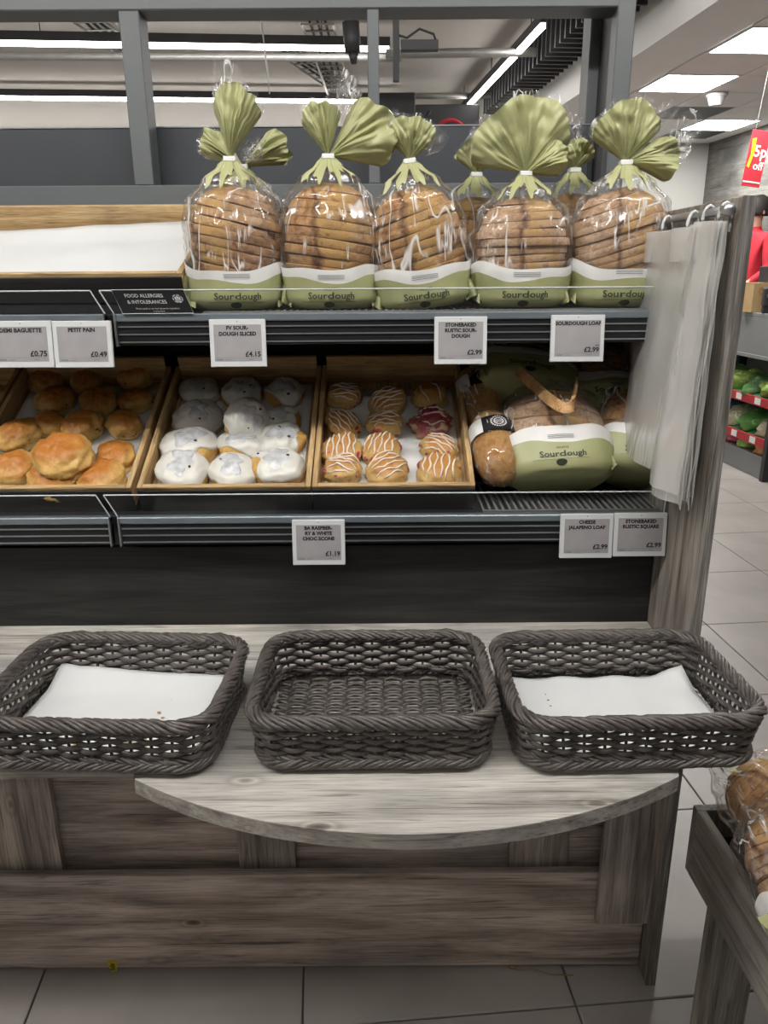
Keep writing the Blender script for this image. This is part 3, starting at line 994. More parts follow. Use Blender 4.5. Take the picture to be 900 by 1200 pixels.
def make_basket():
    e = empty('wicker_basket')
    HX, HY, RZ = .203, .157, .098          # rim outer size and height
    N = 38
    def dims(z):
        k = z / RZ
        return .178 + .015 * k, .132 + .015 * k, .045
    # stakes
    st = MB()
    for i in range(N):
        pts = []
        for z in (.010, .03, .06, .088):
            tot, f = rrect(*dims(z))
            x, y, nx, ny = f(tot * (i + .5) / N)
            pts.append((x, y, z))
        st.tube(pts, .0026, 6)
    tag(st.build('stakes', M['wicker'], e, True), kind='stuff')
    # woven rows
    rows = MB()
    K = 8
    for k in range(K):
        z = .0235 + k * .0079
        tot, f = rrect(*dims(z))
        pts = []
        m = N * 6
        for j in range(m):
            s = tot * j / m
            x, y, nx, ny = f(s)
            ph = PI * (j / 6 - .5) + (PI if (k % 2) else 0)
            o_ = .0048 * math.cos(ph)
            zz = z + .0008 * math.sin(j * .7 + k)
            pts.append((x + nx * o_, y + ny * o_, zz))
        rows.tube(pts, .0030, 7, True, ry=.00455)
    tag(rows.build('woven_sides', M['wicker'], e, True), kind='stuff')
    # twisted rope round the rim
    def rope(name, hx, hy, r, z, core, cnt, length, tr, a_0, a_1, zs=1.0):
        mb = MB()
        tot, f = rrect(hx, hy, r)
        rnd = random.Random(cnt)
        for i in range(cnt):
            s0 = tot * (i + rnd.uniform(-.22, .22)) / cnt
            jit = rnd.uniform(-.10, .14)
            pts = []
            for q in range(9):
                t = q / 8
                x, y, nx, ny = f(s0 + length * t)
                a = a_0 + (a_1 - a_0) * t
                rr = core * (1 - .25 * (2 * t - 1) ** 4) * (1 + jit)
                pts.append((x + nx * rr * math.cos(a), y + ny * rr * math.cos(a), z + zs * rr * math.sin(a)))
            k = tr * rnd.uniform(.85, 1.12)
            mb.tube(pts, [k * (.55 if q in (0, 8) else 1) for q in range(9)], 6)
        tag(mb.build(name, M['wicker'], e, True), kind='stuff')
    rope('rim_braid', HX - .012, HY - .012, .055, RZ - .010, .0092, 86, .088, .0038, PI * 1.12, -PI * .38)
    rope('rim_core', HX - .013, HY - .013, .055, RZ - .011, .006, 60, .09, .0045, 0, PI * 1.6)
    rope('foot_braid', .181, .135, .047, .0125, .0085, 84, .07, .0033, -PI * .45, PI * .55)
    rope('foot_band', .179, .133, .046, .022, .0075, 84, .06, .003, PI * .55, -PI * .5)
    # floor
    fb = MB()
    rowsn = 26
    for j in range(rowsn):
        y = -.122 + .244 * j / (rowsn - 1)
        hx = .172 - (.02 if j in (0, rowsn - 1) else 0)
        pts = []
        for q in range(56):
            x = -hx + 2 * hx * q / 55
            pts.append((x, y + .0012 * math.cos(q * PI * 2 / 5.5), .009 + .0042 * math.cos(PI * (x / .034) + (PI if j % 2 else 0))))
        fb.tube(pts, .0040, 6, ry=.0024)
    for q in range(10):
        x = -.153 + .034 * q
        fb.tube([(x, -.125, .009), (x, .125, .009)], .003, 6)
    tag(fb.build('woven_floor', M['wicker'], e, True), kind='stuff')
    return e


def copy_tree(o, parent=None):
    c = o.copy(); COL.objects.link(c)
    if parent is not None: c.parent = parent
    for ch in [x for x in ALL if x.parent == o]: copy_tree(ch, c)
    return c


bk = make_basket()
ALL = list(SC.objects)
B = [(-.020, 1.163, 0, 'empty dark wicker basket in the middle of the counter'),
     (-.452, 1.160, R(-3.0), 'dark wicker basket with crumb-strewn paper on the left of the counter'),
     (.393, 1.158, R(1.5), 'dark wicker basket with clean paper beside the end panel')]
for i, (x, y, rz, lab) in enumerate(B):
    b = bk if i == 0 else copy_tree(bk)
    b.location = (x, y, CT + .0045); b.rotation_euler = (0, 0, rz)
    tag(b, lab, 'basket', 'wicker baskets on the counter')
def mk_paper(i, lab, fn):
    o = sheet('paper_sheet', fn, 30, 24, M['paper'])
    x, y, rz, _ = B[i]
    o.location = (x, y, CT + .0045); o.rotation_euler = (0, 0, rz)
    return tag(o, lab, 'paper', 'paper sheets in the baskets')
def fp1(u, v):
    x, y = -.172 + .335 * u + .008 * v, -.120 + .250 * v
    z = .0175 + .016 * max(0, v - .75) * 4 * (1.2 - u) + .003 * noise.noise(Vector((x * 12, y * 12, 1))) + .030 * max(0, .10 - u) * 6 * max(0, v - .6) + .02 * max(0, .18 - v) * max(0, .2 - u) * 20
    return (x, y, z + .004 * math.sin(u * 7) * .3)
def fp3(u, v):
    x, y = -.166 + .345 * u - .016 * v, -.118 + .236 * v
    z = .0175 + .0022 * math.sin(u * 22) * (.4 + v * .6) + .002 * noise.noise(Vector((x * 12, y * 12, 5))) + .07 * max(0, u - .85) * max(0, v - .75) * 8
    return (x, y, z)
mk_paper(1, 'white paper sheet with yellow crumbs in the left basket', fp1)
mk_paper(2, 'clean white paper sheet in the right basket', fp3)
# crumbs on the paper and a few on the counter and in the basket
cr_ = MB()
rnd = random.Random(3)
for k in range(26):
    x, y = B[1][0] + rnd.gauss(.045, .05), B[1][1] + rnd.gauss(-.07, .022)
    s = rnd.uniform(.0010, .0042)
    m_, _ = blob(s * 1.5, s, s * .7, k, .3, 6, 4)
    cr_.add([(p[0] + x, p[1] + y, p[2] + CT + .0235) for p in m_.v], m_.f)
for k in range(8):
    x, y = B[2][0] + rnd.gauss(-.03, .07), B[2][1] + rnd.gauss(-.06, .03)
    s = rnd.uniform(.0005, .0014)
    m_, _ = blob(s * 1.5, s, s * .7, k, .3, 6, 4)
    cr_.add([(p[0] + x, p[1] + y, p[2] + CT + .0240) for p in m_.v], m_.f)
tag(cr_.build('crumbs', M['crumb'], None, True), 'yellow pastry crumbs scattered on the basket papers', 'crumbs', kind='stuff')

# ------------------------------------------------------------------ bagged sourdough loaves
M['green_inner'] = M['green_wrap']


def interp(tab, t):
    for (a, x), (b, y) in zip(tab, tab[1:]):
        if t <= b:
            k = (t - a) / (b - a); k = k * k * (3 - 2 * k)
            return x + (y - x) * k
    return tab[-1][1]


PROF = [(0, .80), (.07, .97), (.3, 1.06), (.55, 1.05), (.72, .92), (.86, .58), (.95, .24), (1, .10)]


def bread_bag(label, group, a=.100, b=.072, zn=.30, seed=1, crust='crust_a', tilt=.2, lobes=(), clears=(), n_sl=13, gap=None,
              text_dx=0, wrap=.046, text_size=.0185, droop=.024, clip=True, skirt=True, ears=(1, 1), cat='bread', small=True, name='bagged_sourdough', bandw=.022):
    e = empty(name)
    tag(e, label, cat, group)
    rnd = random.Random(seed)
    sv = Vector((seed * 2.3, seed * 5.1, seed * 1.3))

    def surf(u, z, off=0.0, rough=1.0):
        t = max(0, min(1, z / zn))
        s = interp(PROF, t)
        ca, sa = math.cos(u), math.sin(u)
        pl = max(0, t - .5) / .5
        k = s * (1 + rough * (.10 * pl * math.sin(11 * u + seed) + .05 * pl * math.sin(19 * u + 2 * seed)))
        nz = noise.noise(Vector((ca * 2.2, sa * 2.2, z * 12)) + sv) * .05 + noise.noise(Vector((ca * 5, sa * 5, z * 22)) + sv) * .022
        k *= 1 + rough * nz
        e_ = .86
        return Vector((a * k * math.copysign(abs(ca) ** e_, ca) + off * ca, b * k * math.copysign(abs(sa) ** e_, sa) + off * sa, z))

    # the sliced loaf
    zc, hh = zn * .43, zn * .405
    la, lb = a * 1.0, b * .96

    def loaf_r(z):
        q = min(1, abs((z - zc) / hh))
        return max(.02, (1 - q ** 2.3)) ** (1 / 2.5)
    lo, hi = zc - hh * .99, zc + hh * .99
    th = (hi - lo) / n_sl
    for i in range(n_sl):
        h0, h1 = lo + i * th, lo + (i + 1) * th
        jx, jy = rnd.gauss(0, .0016), rnd.gauss(0, .0016) - .001
        js = rnd.uniform(.965, 1.0)
        tl = tilt + rnd.gauss(0, .02)
        if gap and i in gap: js *= .93
        mb = MB()
        NU = 28
        rings = [(h0 + .0002, .978), (h0 + .0018, 1.0), (h1 - .0018, 1.0), (h1 - .0002, .978)]
        vs = []
        for h, m in rings:
            for k in range(NU):
                u = 2 * PI * k / NU
                z = h
                for _ in range(6):
                    r = loaf_r(z)
                    x = la * r * math.cos(u)
                    z = h - tl * x
                cr = 1 + .06 * noise.noise(Vector((math.cos(u) * 2, math.sin(u) * 2, z * 14)) + sv) + .035 * noise.noise(Vector((math.cos(u) * 7, math.sin(u) * 7, z * 40)) + sv)
                vs.append((la * r * math.cos(u) * js * m * cr + jx, lb * r * math.sin(u) * js * m * cr + jy, min(max(z, .004), zn * .9)))
        fs = []
        for j in range(3):
            for k in range(NU):
                l = (k + 1) % NU
                fs.append((j * NU + k, j * NU + l, (j + 1) * NU + l, (j + 1) * NU + k))
        fs.append(tuple(range(NU - 1, -1, -1))); fs.append(tuple(3 * NU + k for k in range(NU)))
        mb.add(vs, fs)
        auto_smooth(mb.build('bread_slice', M[crust], e), 50)
    # clear film
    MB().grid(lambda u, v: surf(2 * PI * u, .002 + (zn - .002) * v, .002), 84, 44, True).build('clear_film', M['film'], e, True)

    # green printed foot and white band
    def edge(u): return wrap + droop * math.cos(u) ** 2 + .004 * math.sin(5 * u + seed) - .008 * math.sin(u)
    mb = MB()
    mb.grid(lambda u, v: surf(2 * PI * u, .001 + (edge(2 * PI * u) - .001) * v, .0042), 72, 8, True)
    n0 = len(mb.v)
    mb.add([(0, 0, .0015)], [])
    for k in range(72): mb.f.append((n0, (k + 1) % 72, k))
    mb.build('green_foot', M['green_wrap'], e, True)
    MB().grid(lambda u, v: surf(2 * PI * u, edge(2 * PI * u) + (bandw + .005 * math.sin(3 * 2 * PI * u + seed)) * v, .0040), 72, 4, True).build('white_band', M['white_band'], e, True)
    # folded corners
    for sgn, on in zip((-1, 1), ears):
        if not on: continue
        def fe(u, v, sgn=sgn):
            x = sgn * (a * .86 + .042 * u * on)
            z = .004 + (.062 + .012 * u) * v * (1 - .25 * u) + .012 * u
            y = -.02 + .05 * (v - .5) * (1 - u) + .014 * math.sin(6 * u + 4 * v + seed)
            return (x, y, z)
        MB().grid(fe, 8, 6).build('folded_corner', M['green_wrap'], e, True)
    # lettering
    def fm(x, y):
        u = -PI / 2 + (x + text_dx) / (a * .97)
        p = surf(u, y, .0062, 1.0)
        return p
    zt = wrap * .46
    items = [('Sourdough', text_size, 0, zt, 'CENTER', .0003)]
    if small:
        items += [('WHITE', text_size * .30, 0, zt + text_size * .95, 'CENTER', .0001)]
    text_part(items, 'lettering', M['olive_ink'], e, fm)
    # thin line of small print and round stamp under it
    ln = MB()
    ln.grid(lambda u, v: fm(-.058 + .105 * u, zt - text_size * (.30 + .035 * v)), 16, 1)
    n = 14
    c_ = [fm(-.004 + .0085 * math.cos(2 * PI * k / n), max(.004, zt - text_size * .65) + .0062 * math.sin(2 * PI * k / n)) for k in range(n)]
    ln.add(c_, [tuple(range(n))])
    ln.build('small_print', M['olive_ink'], e)
    lg = MB()
    for q in range(3):
        lg.grid(lambda u, v, q=q: surf(-PI / 2 + (text_dx - .02 + .04 * u) / a, edge(-PI / 2) + .009 + .0035 * q + .0011 * v, .0056), 8, 1)
    lg.build('brand_line', M['ink_grey'], e)
    # gathered neck
    neck = Vector((0, 0, zn))
    if skirt:
        def fs_(u, v):
            ang = -PI / 2 + (u - .5) * 2.1
            ln_ = zn * (.13 + .05 * math.sin(u * 23 + seed) + .03 * math.sin(u * 51))
            zz = zn - ln_ * v
            return surf(ang, zz, .0045) + Vector((0, -.002, 0))
        MB().grid(fs_, 40, 6).build('green_gather', M['green_wrap'], e, True)

    def lobe(p0, p1, L, bow, pl, nple, r0, r1, sd, droopy=0):
        mb = MB()
        for sgn in (-1, 1):
            def ff(u, v, sgn=sgn):
                ph = R(p0 + (p1 - p0) * u)
                edge_ = math.sin(PI * min(1, max(0, u))) ** .45
                Lu = L * (.72 + .26 * math.sin(PI * u) ** .6 + .035 * math.sin(9 * u + sd) + .02 * math.sin(23 * u + sd * 2))
                r = .006 + (Lu - .006) * (r0 + (r1 - r0) * v)
                k = r / L
                fade = edge_ if edge_ > .05 else 0
                n1 = noise.noise(Vector((u * nple * .55, k * 1.2, sd + sgn * 3)))
                n2 = abs(noise.noise(Vector((u * nple * 1.3, k * 1.6, sd + 7 + sgn)))) - .25
                n3 = noise.noise(Vector((u * 5, k * 7, sd + 11 + sgn)))
                y = sgn * (.010 + bow * math.sin(min(1.25, k) * 2.3)) * fade + 1.5 * pl * (k ** .7) * (1.5 * n1 - 1.7 * n2 + .35 * n3) * fade
                rr = r * (1 + .03 * n1)
                return neck + Vector((rr * math.sin(ph) + .004 * k * n3, y, rr * math.cos(ph) - droopy * k * k * abs(math.sin(ph))))
            mb.grid(ff, 64, 18)
        return mb
    for k, l in enumerate(lobes):
        lobe(*l[:3], l[3], l[4], l[5], 0, 1, seed + k * 3, l[6] if len(l) > 6 else 0).build('green_ruffle', M['green_wrap'], e, True)
        if k == 0:
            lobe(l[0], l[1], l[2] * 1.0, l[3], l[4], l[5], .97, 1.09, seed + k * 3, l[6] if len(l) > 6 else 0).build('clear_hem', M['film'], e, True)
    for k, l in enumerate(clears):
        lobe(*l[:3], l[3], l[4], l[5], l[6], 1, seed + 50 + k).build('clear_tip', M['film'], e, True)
    if clip:
        MB().box(-.0125, .0125, -.018, .012, zn - .006, zn + .004, .0015).build('clip', M['clip'], e)
    return e


BAGS = [
    # centre px, neck py, kwargs
    (275, 187, dict(label='sourdough bag with the tall narrow green top, first beside the paper-lined tray', seed=11, crust='crust_a', tilt=.22, gap=(4, 8),
        lobes=[(-16, 40, .135, .036, .012, 9)], clears=[(-12, 16, .185, .012, .006, 4, .72), (48, 95, .075, .02, .008, 4, .3)], ears=(1, .7), text_dx=.004)),
    (387, 184, dict(label='sourdough bag second from left with a clear crumpled top', seed=12, crust='crust_b', tilt=.12,
        lobes=[(-42, 20, .100, .03, .010, 6), (28, 100, .150, .028, .012, 6)], clears=[(0, 32, .160, .02, .014, 5, .45)], ears=(.5, .8))),
    (499, 188, dict(label='golden sourdough bag, middle one of the top row, label printed askew', seed=13, crust='crust_b', tilt=-.18,
        lobes=[(-40, 62, .082, .03, .012, 7)], clears=[(-25, -5, .105, .01, .006, 3, .6), (40, 80, .09, .02, .01, 3, .5)], ears=(.6, .7))),
    (612, 204, dict(label='sourdough bag with the widest green fan top', seed=14, crust='crust_c', tilt=-.05, gap=(5,),
        lobes=[(-82, 58, .140, .030, .012, 15), (30, 95, .088, .03, .012, 6)], clears=[(35, 60, .15, .01, .006, 3, .7)], ears=(.4, .5))),
    (726, 191, dict(label='sourdough bag at the right end of the top row beside the carrier bags', seed=15, crust='crust_c', tilt=-.30,
        lobes=[(-58, 48, .112, .032, .012, 11), (50, 112, .105, .03, .010, 6, .01)], clears=[(28, 92, .155, .03, .012, 5, .45)], ears=(.4, .4), text_dx=.010)),
]
for cx_, ny, kw in BAGS:
    Yc = 1.705
    p = at(cx_, 275, Y=Yc)
    zn = at(cx_, ny, Y=Yc).z - (UZ + .006)
    e = bread_bag(group='bagged sourdough loaves on the top shelf', zn=zn, a=.098, **kw)
    e.location = (p.x, Yc, UZ + .0065)
    e.rotation_euler = (0, R(-7) if kw['seed'] == 13 else 0, R({11: 6, 12: 3, 13: 2, 14: 0, 15: -6}[kw['seed']]))
# bags standing behind the front row
for cx_, ny, lab, sd, lob in (
        (290, 196, 'sourdough bag mostly hidden behind the first top-row bag, green lobes showing', 21, [(-78, -30, .105, .03, .012, 6), (38, 88, .115, .03, .012, 6)]),
        (556, 205, 'sourdough bag mostly hidden behind the middle and fan-topped bags', 22, [(-55, 60, .075, .03, .012, 8)]),
        (668, 200, 'sourdough bag mostly hidden behind the two rightmost top-row bags', 23, [(-60, 60, .06, .03, .012, 8)])):
    Yc = 1.875
    p = at(cx_, 275, Y=Yc)
    zn = at(cx_, ny, Y=Yc).z - (UZ + .006)
    e = bread_bag(lab, 'bagged sourdough loaves on the top shelf', zn=zn, a=.096, seed=sd, crust='crust_a', tilt=.1, lobes=lob, ears=(0, 0))
    e.location = (p.x, Yc, UZ + .0065)

# loaves piled on the lower shelf
def lay(e, px, py, Y, rx, ry, rz, z=None):
    p = at(px, py, Y=Y)
    if z is not None: p.z = z
    e.matrix_world = Matrix.Translation(p) @ Matrix.Rotation(R(rz), 4, 'Z') @ Matrix.Rotation(R(ry), 4, 'Y') @ Matrix.Rotation(R(rx), 4, 'X')
    return e


GP = 'bagged loaves piled on the lower shelf'
lay(bread_bag('pale floury sourdough bag lying at the front of the lower shelf under the tongs', GP, a=.118, b=.066, zn=.27, seed=31, crust='crust_c', tilt=.1,
              wrap=.052, text_size=.0185, droop=.012, clip=False, skirt=False, ears=(.9, .4), n_sl=9, bandw=.034), 655, 583, 1.590, -44, -3, 0, LZ + .052)
lay(bread_bag('sourdough bag lying against the end panel under the carrier bags', GP, a=.112, b=.066, zn=.27, seed=32, crust='crust_b', tilt=.25,
              wrap=.060, text_size=.0215, droop=.012, clip=False, skirt=False, ears=(0, .2), n_sl=10), 752, 585, 1.620, -42, 4, -8, LZ + .050)
lay(bread_bag('sourdough bag at the back of the lower shelf behind the tongs', GP, a=.115, b=.06, zn=.24, seed=33, crust='crust_a', tilt=.1,
              wrap=.060, text_size=.021, droop=.01, clip=False, skirt=False, ears=(1, .3), n_sl=8), 617, 462, 1.80, -62, 9, -4)
lay(bread_bag('sourdough bag at the back right corner of the lower shelf', GP, a=.095, b=.06, zn=.24, seed=34, crust='crust_a', tilt=.1,
              wrap=.055, text_size=.021, droop=.01, clip=False, skirt=False, ears=(.3, .3), n_sl=8), 716, 489, 1.80, -48, 4, 0)


def long_loaf(label, px, py, Y, rx, rz, seed, z=None):
    e = empty('bagged_long_loaf'); tag(e, label, 'bread', 'long loaves with black and white bands')
    r, h = .051, .205
    sv = Vector((seed, seed * 2, seed * 3))
    def lf(u, v, k=1.0, wr=0):
        a = 2 * PI * u; z = h * v
        q = abs(2 * v - 1)
        rad = r * max(0.0004, 1 - q ** 3.2) ** .5 * k
        rad *= 1 + .05 * noise.noise(Vector((math.cos(a) * 1.5, math.sin(a) * 1.5, z * 16)) + sv) + wr * noise.noise(Vector((math.cos(a) * 4, math.sin(a) * 4, z * 40)) + sv)
        return (rad * math.cos(a), rad * math.sin(a), z)
    MB().grid(lf, 28, 20, True).build('loaf', M['loaf_gold'], e, True)
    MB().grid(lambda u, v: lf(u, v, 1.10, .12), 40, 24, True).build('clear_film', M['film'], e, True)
    # paper band: black with a round white emblem, white end
    def band(a0_, a1_, v0, v1, k):
        return lambda u, v: lf((a0_ + (a1_ - a0_) * u) / 360, v0 + (v1 - v0) * v, k)
    MB().grid(band(236, 316, .50, .72, 1.125), 16, 6).build('band', M['ink'], e, True)
    MB().grid(band(190, 236, .50, .72, 1.125), 10, 6).build('band_white_end', M['white_band'], e, True)
    mb = MB()
    for rr, n in ((.0155, 20), (.0095, 14)):
        for k in range(n):
            a = 2 * PI * k / n
            for d in (0,):
                cu, cv = (273 + math.degrees((rr * math.cos(a)) / (r * 1.1))) / 360, .61 + rr * math.sin(a) / h
                s_ = .0016
                q_ = [lf(cu + dx * s_ / (2 * PI * r), cv + dy * s_ / h, 1.15) for dx, dy in ((-1, -1), (1, -1), (1, 1), (-1, 1))]
                mb.add(q_, [(0, 1, 2, 3)])
    for yy in (-.003, .0015):
        mb.grid(lambda u, v, yy=yy: lf((273 + (u - .5) * 17) / 360, .61 + (yy + .0018 * v) / h, 1.15), 4, 1)
    mb.build('band_emblem', M['white_band'], e)
    return lay(e, px, py, Y, rx, 0, rz, z)


M['loaf_gold'] = crust_mat('crust_cheese', (.36, .12, .025), (.56, .27, .075), (.64, .39, .14), (.48, .20, .05), 22, (2, 2, 2), .4)
long_loaf('golden long loaf with black and white paper band, front, beside the raspberry tray', 588, 590, 1.565, -58, 4, 3.0, LZ + .060)
long_loaf('brown long loaf with black band in crumpled film, behind the front one', 572, 512, 1.765, -52, 8, 5.0, LZ + .125)

# bent wooden tongs lying on the pile
pts = [at(*q[:2], Y=q[2] - .055) for q in ((607, 434, 1.83), (622, 448, 1.77), (636, 461, 1.715), (648, 471, 1.675), (657, 477, 1.650), (664, 479, 1.640), (670, 476, 1.645),
                                    (673, 468, 1.665), (674, 458, 1.70), (675, 447, 1.745))]
mb = MB()
wv = Vector((.25, .5, .83)).normalized()
vs, fs = [], []
fine = []
for i in range(len(pts) - 1):
    for k in range(4): fine.append(pts[i].lerp(pts[i + 1], k / 4))
fine.append(pts[-1])
for _ in range(3):
    fine = [fine[0]] + [(fine[i - 1] + fine[i] * 2 + fine[i + 1]) / 4 for i in range(1, len(fine) - 1)] + [fine[-1]]
n = len(fine)
for i, p in enumerate(fine):
    t = (fine[min(i + 1, n - 1)] - fine[max(i - 1, 0)]).normalized()
    s_ = wv - t * wv.dot(t); s_.normalize(); nr = t.cross(s_)
    wd = .0115
    for a_, b_ in ((-1, -1), (1, -1), (1, 1), (-1, 1)): vs.append(p + s_ * wd * a_ + nr * .0028 * b_)
for i in range(n - 1):
    for k in range(4):
        l = (k + 1) % 4
        fs.append((4 * i + k, 4 * i + l, 4 * i + 4 + l, 4 * i + 4 + k))
fs += [(3, 2, 1, 0), (4 * n - 4, 4 * n - 3, 4 * n - 2, 4 * n - 1)]
o = MB().add(vs, fs).build('wooden_tongs', M['bamboo']); auto_smooth(o, 50)
tag(o, 'bent wooden bread tongs resting on the front sourdough bag', 'tongs')

# ------------------------------------------------------------------ shelf price labels
def price_label(lines, price, x0, x1, y, ztop, label, extra=None, tilt=R(-6), hgt=None):
    wd = x1 - x0
    hgt = hgt or wd * .87
    e = empty('price_label', ((x0 + x1) / 2, y, ztop), (tilt, 0, 0))
    tag(e, label, 'price label', 'electronic shelf price labels')
    h = wd / 2
    MB().box(-h, h, -.004, .004, -hgt, 0, .0012).build('case', M['white_plastic'], e)
    s = wd / .112
    MB().box(-h + .0085 * s, h - .0085 * s, -.0044, -.0036, -hgt + .011 * s, -.0105 * s, .0002).build('screen', M['eink'], e)
    fn = lambda x, y_: (x, -.0048, y_)
    items = []
    zz = -.0205 * s
    for l in lines:
        items.append((l, .0104 * s, 0, zz, 'CENTER', .00045)); zz -= .0115 * s
    text_part(items, 'title_text', M['ink'], e, fn)
    text_part([(price, .0140 * s, h - .0105 * s, -hgt + .0205 * s, 'RIGHT', .00042)] + ([(extra, .0048 * s, h - .0105 * s, -hgt + .0325 * s, 'RIGHT', .0001)] if extra else []), 'price_text', M['ink'], e, fn)
    sm = MB()
    sm.box(-h + .0105 * s, h - .0105 * s, -.0047, -.0044, -hgt + .0177 * s, -hgt + .0181 * s)
    sm.box(-h + .013 * s, -h + .026 * s, -.0047, -.0044, -hgt + .0130 * s, -hgt + .0155 * s)
    sm.box(-h + .030 * s, -h + .042 * s, -.0047, -.0044, -hgt + .0135 * s, -hgt + .0145 * s)
    sm.box(h - .036 * s, h - .026 * s, -.0047, -.0044, -hgt + .0140 * s, -hgt + .0150 * s)
    sm.build('small_print', M['ink_grey'], e)
    disc(MB(), .0012, .0012, -.0003, .0003, 8).build('sensor_dot', M['ink_grey'], e).matrix_local = Matrix.Translation((0, -.0042, -.005 * s)) @ Matrix.Rotation(PI / 2, 4, 'X')
    return e


def lab_px(lines, price, pl, pr, pt, pb, Y, label, extra=None):
    a, b = at(pl, pt, Y=Y), at(pr, pt, Y=Y)
    c = at((pl + pr) / 2, pb, Y=Y - .006)
    price_label(lines, price, a.x, b.x, Y, (a.z + b.z) / 2, label, extra, hgt=(a.z + b.z) / 2 - c.z)


YU, YL = UY - .0052, LY - .0052
lab_px(['DEMI BAGUETTE'], '£0.75', -12, 60, 376, 431, YU - .02, 'price label reading DEMI BAGUETTE 0.75, at the left edge')
lab_px(['PETIT PAIN'], '£0.49', 61, 130, 376, 431, YU - .02, 'price label reading PETIT PAIN 0.49')
lab_px(['FV SOUR-', 'DOUGH SLICED'], '£4.15', 245, 311, 374, 430, YU, 'price label reading FV SOURDOUGH SLICED 4.15')
lab_px(['STONEBAKED', 'RUSTIC SOUR-', 'DOUGH'], '£2.99', 509, 571, 371, 427, YU, 'price label reading STONEBAKED RUSTIC SOURDOUGH 2.99')
lab_px(['SOURDOUGH LOAF'], '£2.99', 646, 709, 369, 424, YU, 'price label reading SOURDOUGH LOAF 2.99', 'each')
lab_px(['BA RASPBER-', 'RY & WHITE', 'CHOC SCONE'], '£1.19', 342, 404, 609, 661, YL, 'price label reading BA RASPBERRY & WHITE CHOC SCONE 1.19')
lab_px(['CHEESE', 'JALAPENO LOAF'], '£2.99', 657, 719, 602, 653, YL - .002, 'price label reading CHEESE JALAPENO LOAF 2.99')
lab_px(['STONEBAKED', 'RUSTIC SQUARE'], '£2.99', 720, 782, 601, 651, YL - .002, 'price label reading STONEBAKED RUSTIC SQUARE 2.99')

# allergy notice on the guard
p0, p1 = at(135, 342, Y=UY - .006), at(226, 371, Y=UY - .006)
e = empty('allergy_notice', ((p0.x + p1.x) / 2 + .006, UY - .0035, UZ + .004), (R(7), 0, 0))
tag(e, 'black food allergies notice card behind the left end of the top guard', 'notice')
h, hh_ = (p1.x - p0.x) / 2 - .004, .046
def sk(x, z): return x - .010 * z / hh_ * 1.6
MB().add([(sk(-h, 0), 0, 0), (sk(h, 0), 0, 0), (sk(h, hh_), 0, hh_), (sk(-h, hh_), 0, hh_), (sk(-h, 0), .001, 0), (sk(h, 0), .001, 0), (sk(h, hh_), .001, hh_), (sk(-h, hh_), .001, hh_)],
         [(0, 1, 2, 3), (7, 6, 5, 4), (0, 4, 5, 1), (2, 6, 7, 3), (1, 5, 6, 2), (0, 3, 7, 4)]).build('card', M['black'], e)
fr = MB()
cs_ = [(sk(-h, .0), -.0008, .0), (sk(h, 0), -.0008, 0), (sk(h, hh_), -.0008, hh_), (sk(-h, hh_), -.0008, hh_)]
fr.tube(cs_, .0008, 4, True)
fr.build('card_edge', M['acrylic_edge'], e)
fn = lambda x, y_: (sk(x, y_), -.0012, y_)
text_part([('FOOD ALLERGIES', .0096, -h + .020, .0315, 'LEFT', .0001), ('& INTOLERANCES', .0096, -h + .020, .0195, 'LEFT', .0001),
           ('Please speak to our team about the ingredients', .0045, .004, .0085, 'CENTER', 0), ('in your food', .0045, .004, .0035, 'CENTER', 0)], 'notice_text', M['ink_white'], e, fn)
lg = MB()
c0 = (h - .0185, .0285)
for rr in (.0095,):
    n = 26
    for k in range(n):
        a = 2 * PI * k / n
        if k % 4 == 3: continue
        q_ = [(c0[0] + (rr + d) * math.cos(a + b), c0[1] + (rr * .8 + d) * math.sin(a + b)) for d, b in ((-.0016, -.08), (.0006, -.08), (.0006, .1), (-.0016, .1))]
        lg.add([fn(*t) for t in q_], [(0, 1, 2, 3)])
for dx, dy, w_, h_ in ((-.004, .001, .002, .004), (0, .002, .002, .005), (.004, .001, .002, .004), (0, -.003, .007, .0012), (0, -.0055, .006, .001)):
    lg.add([fn(c0[0] + dx + s * w_ / 1.2, c0[1] + dy + t * h_ / 1.6) for s, t in ((-1, -1), (1, -1), (1, 1), (-1, 1))], [(0, 1, 2, 3)])
lg.build('notice_emblem', M['ink_white'], e)

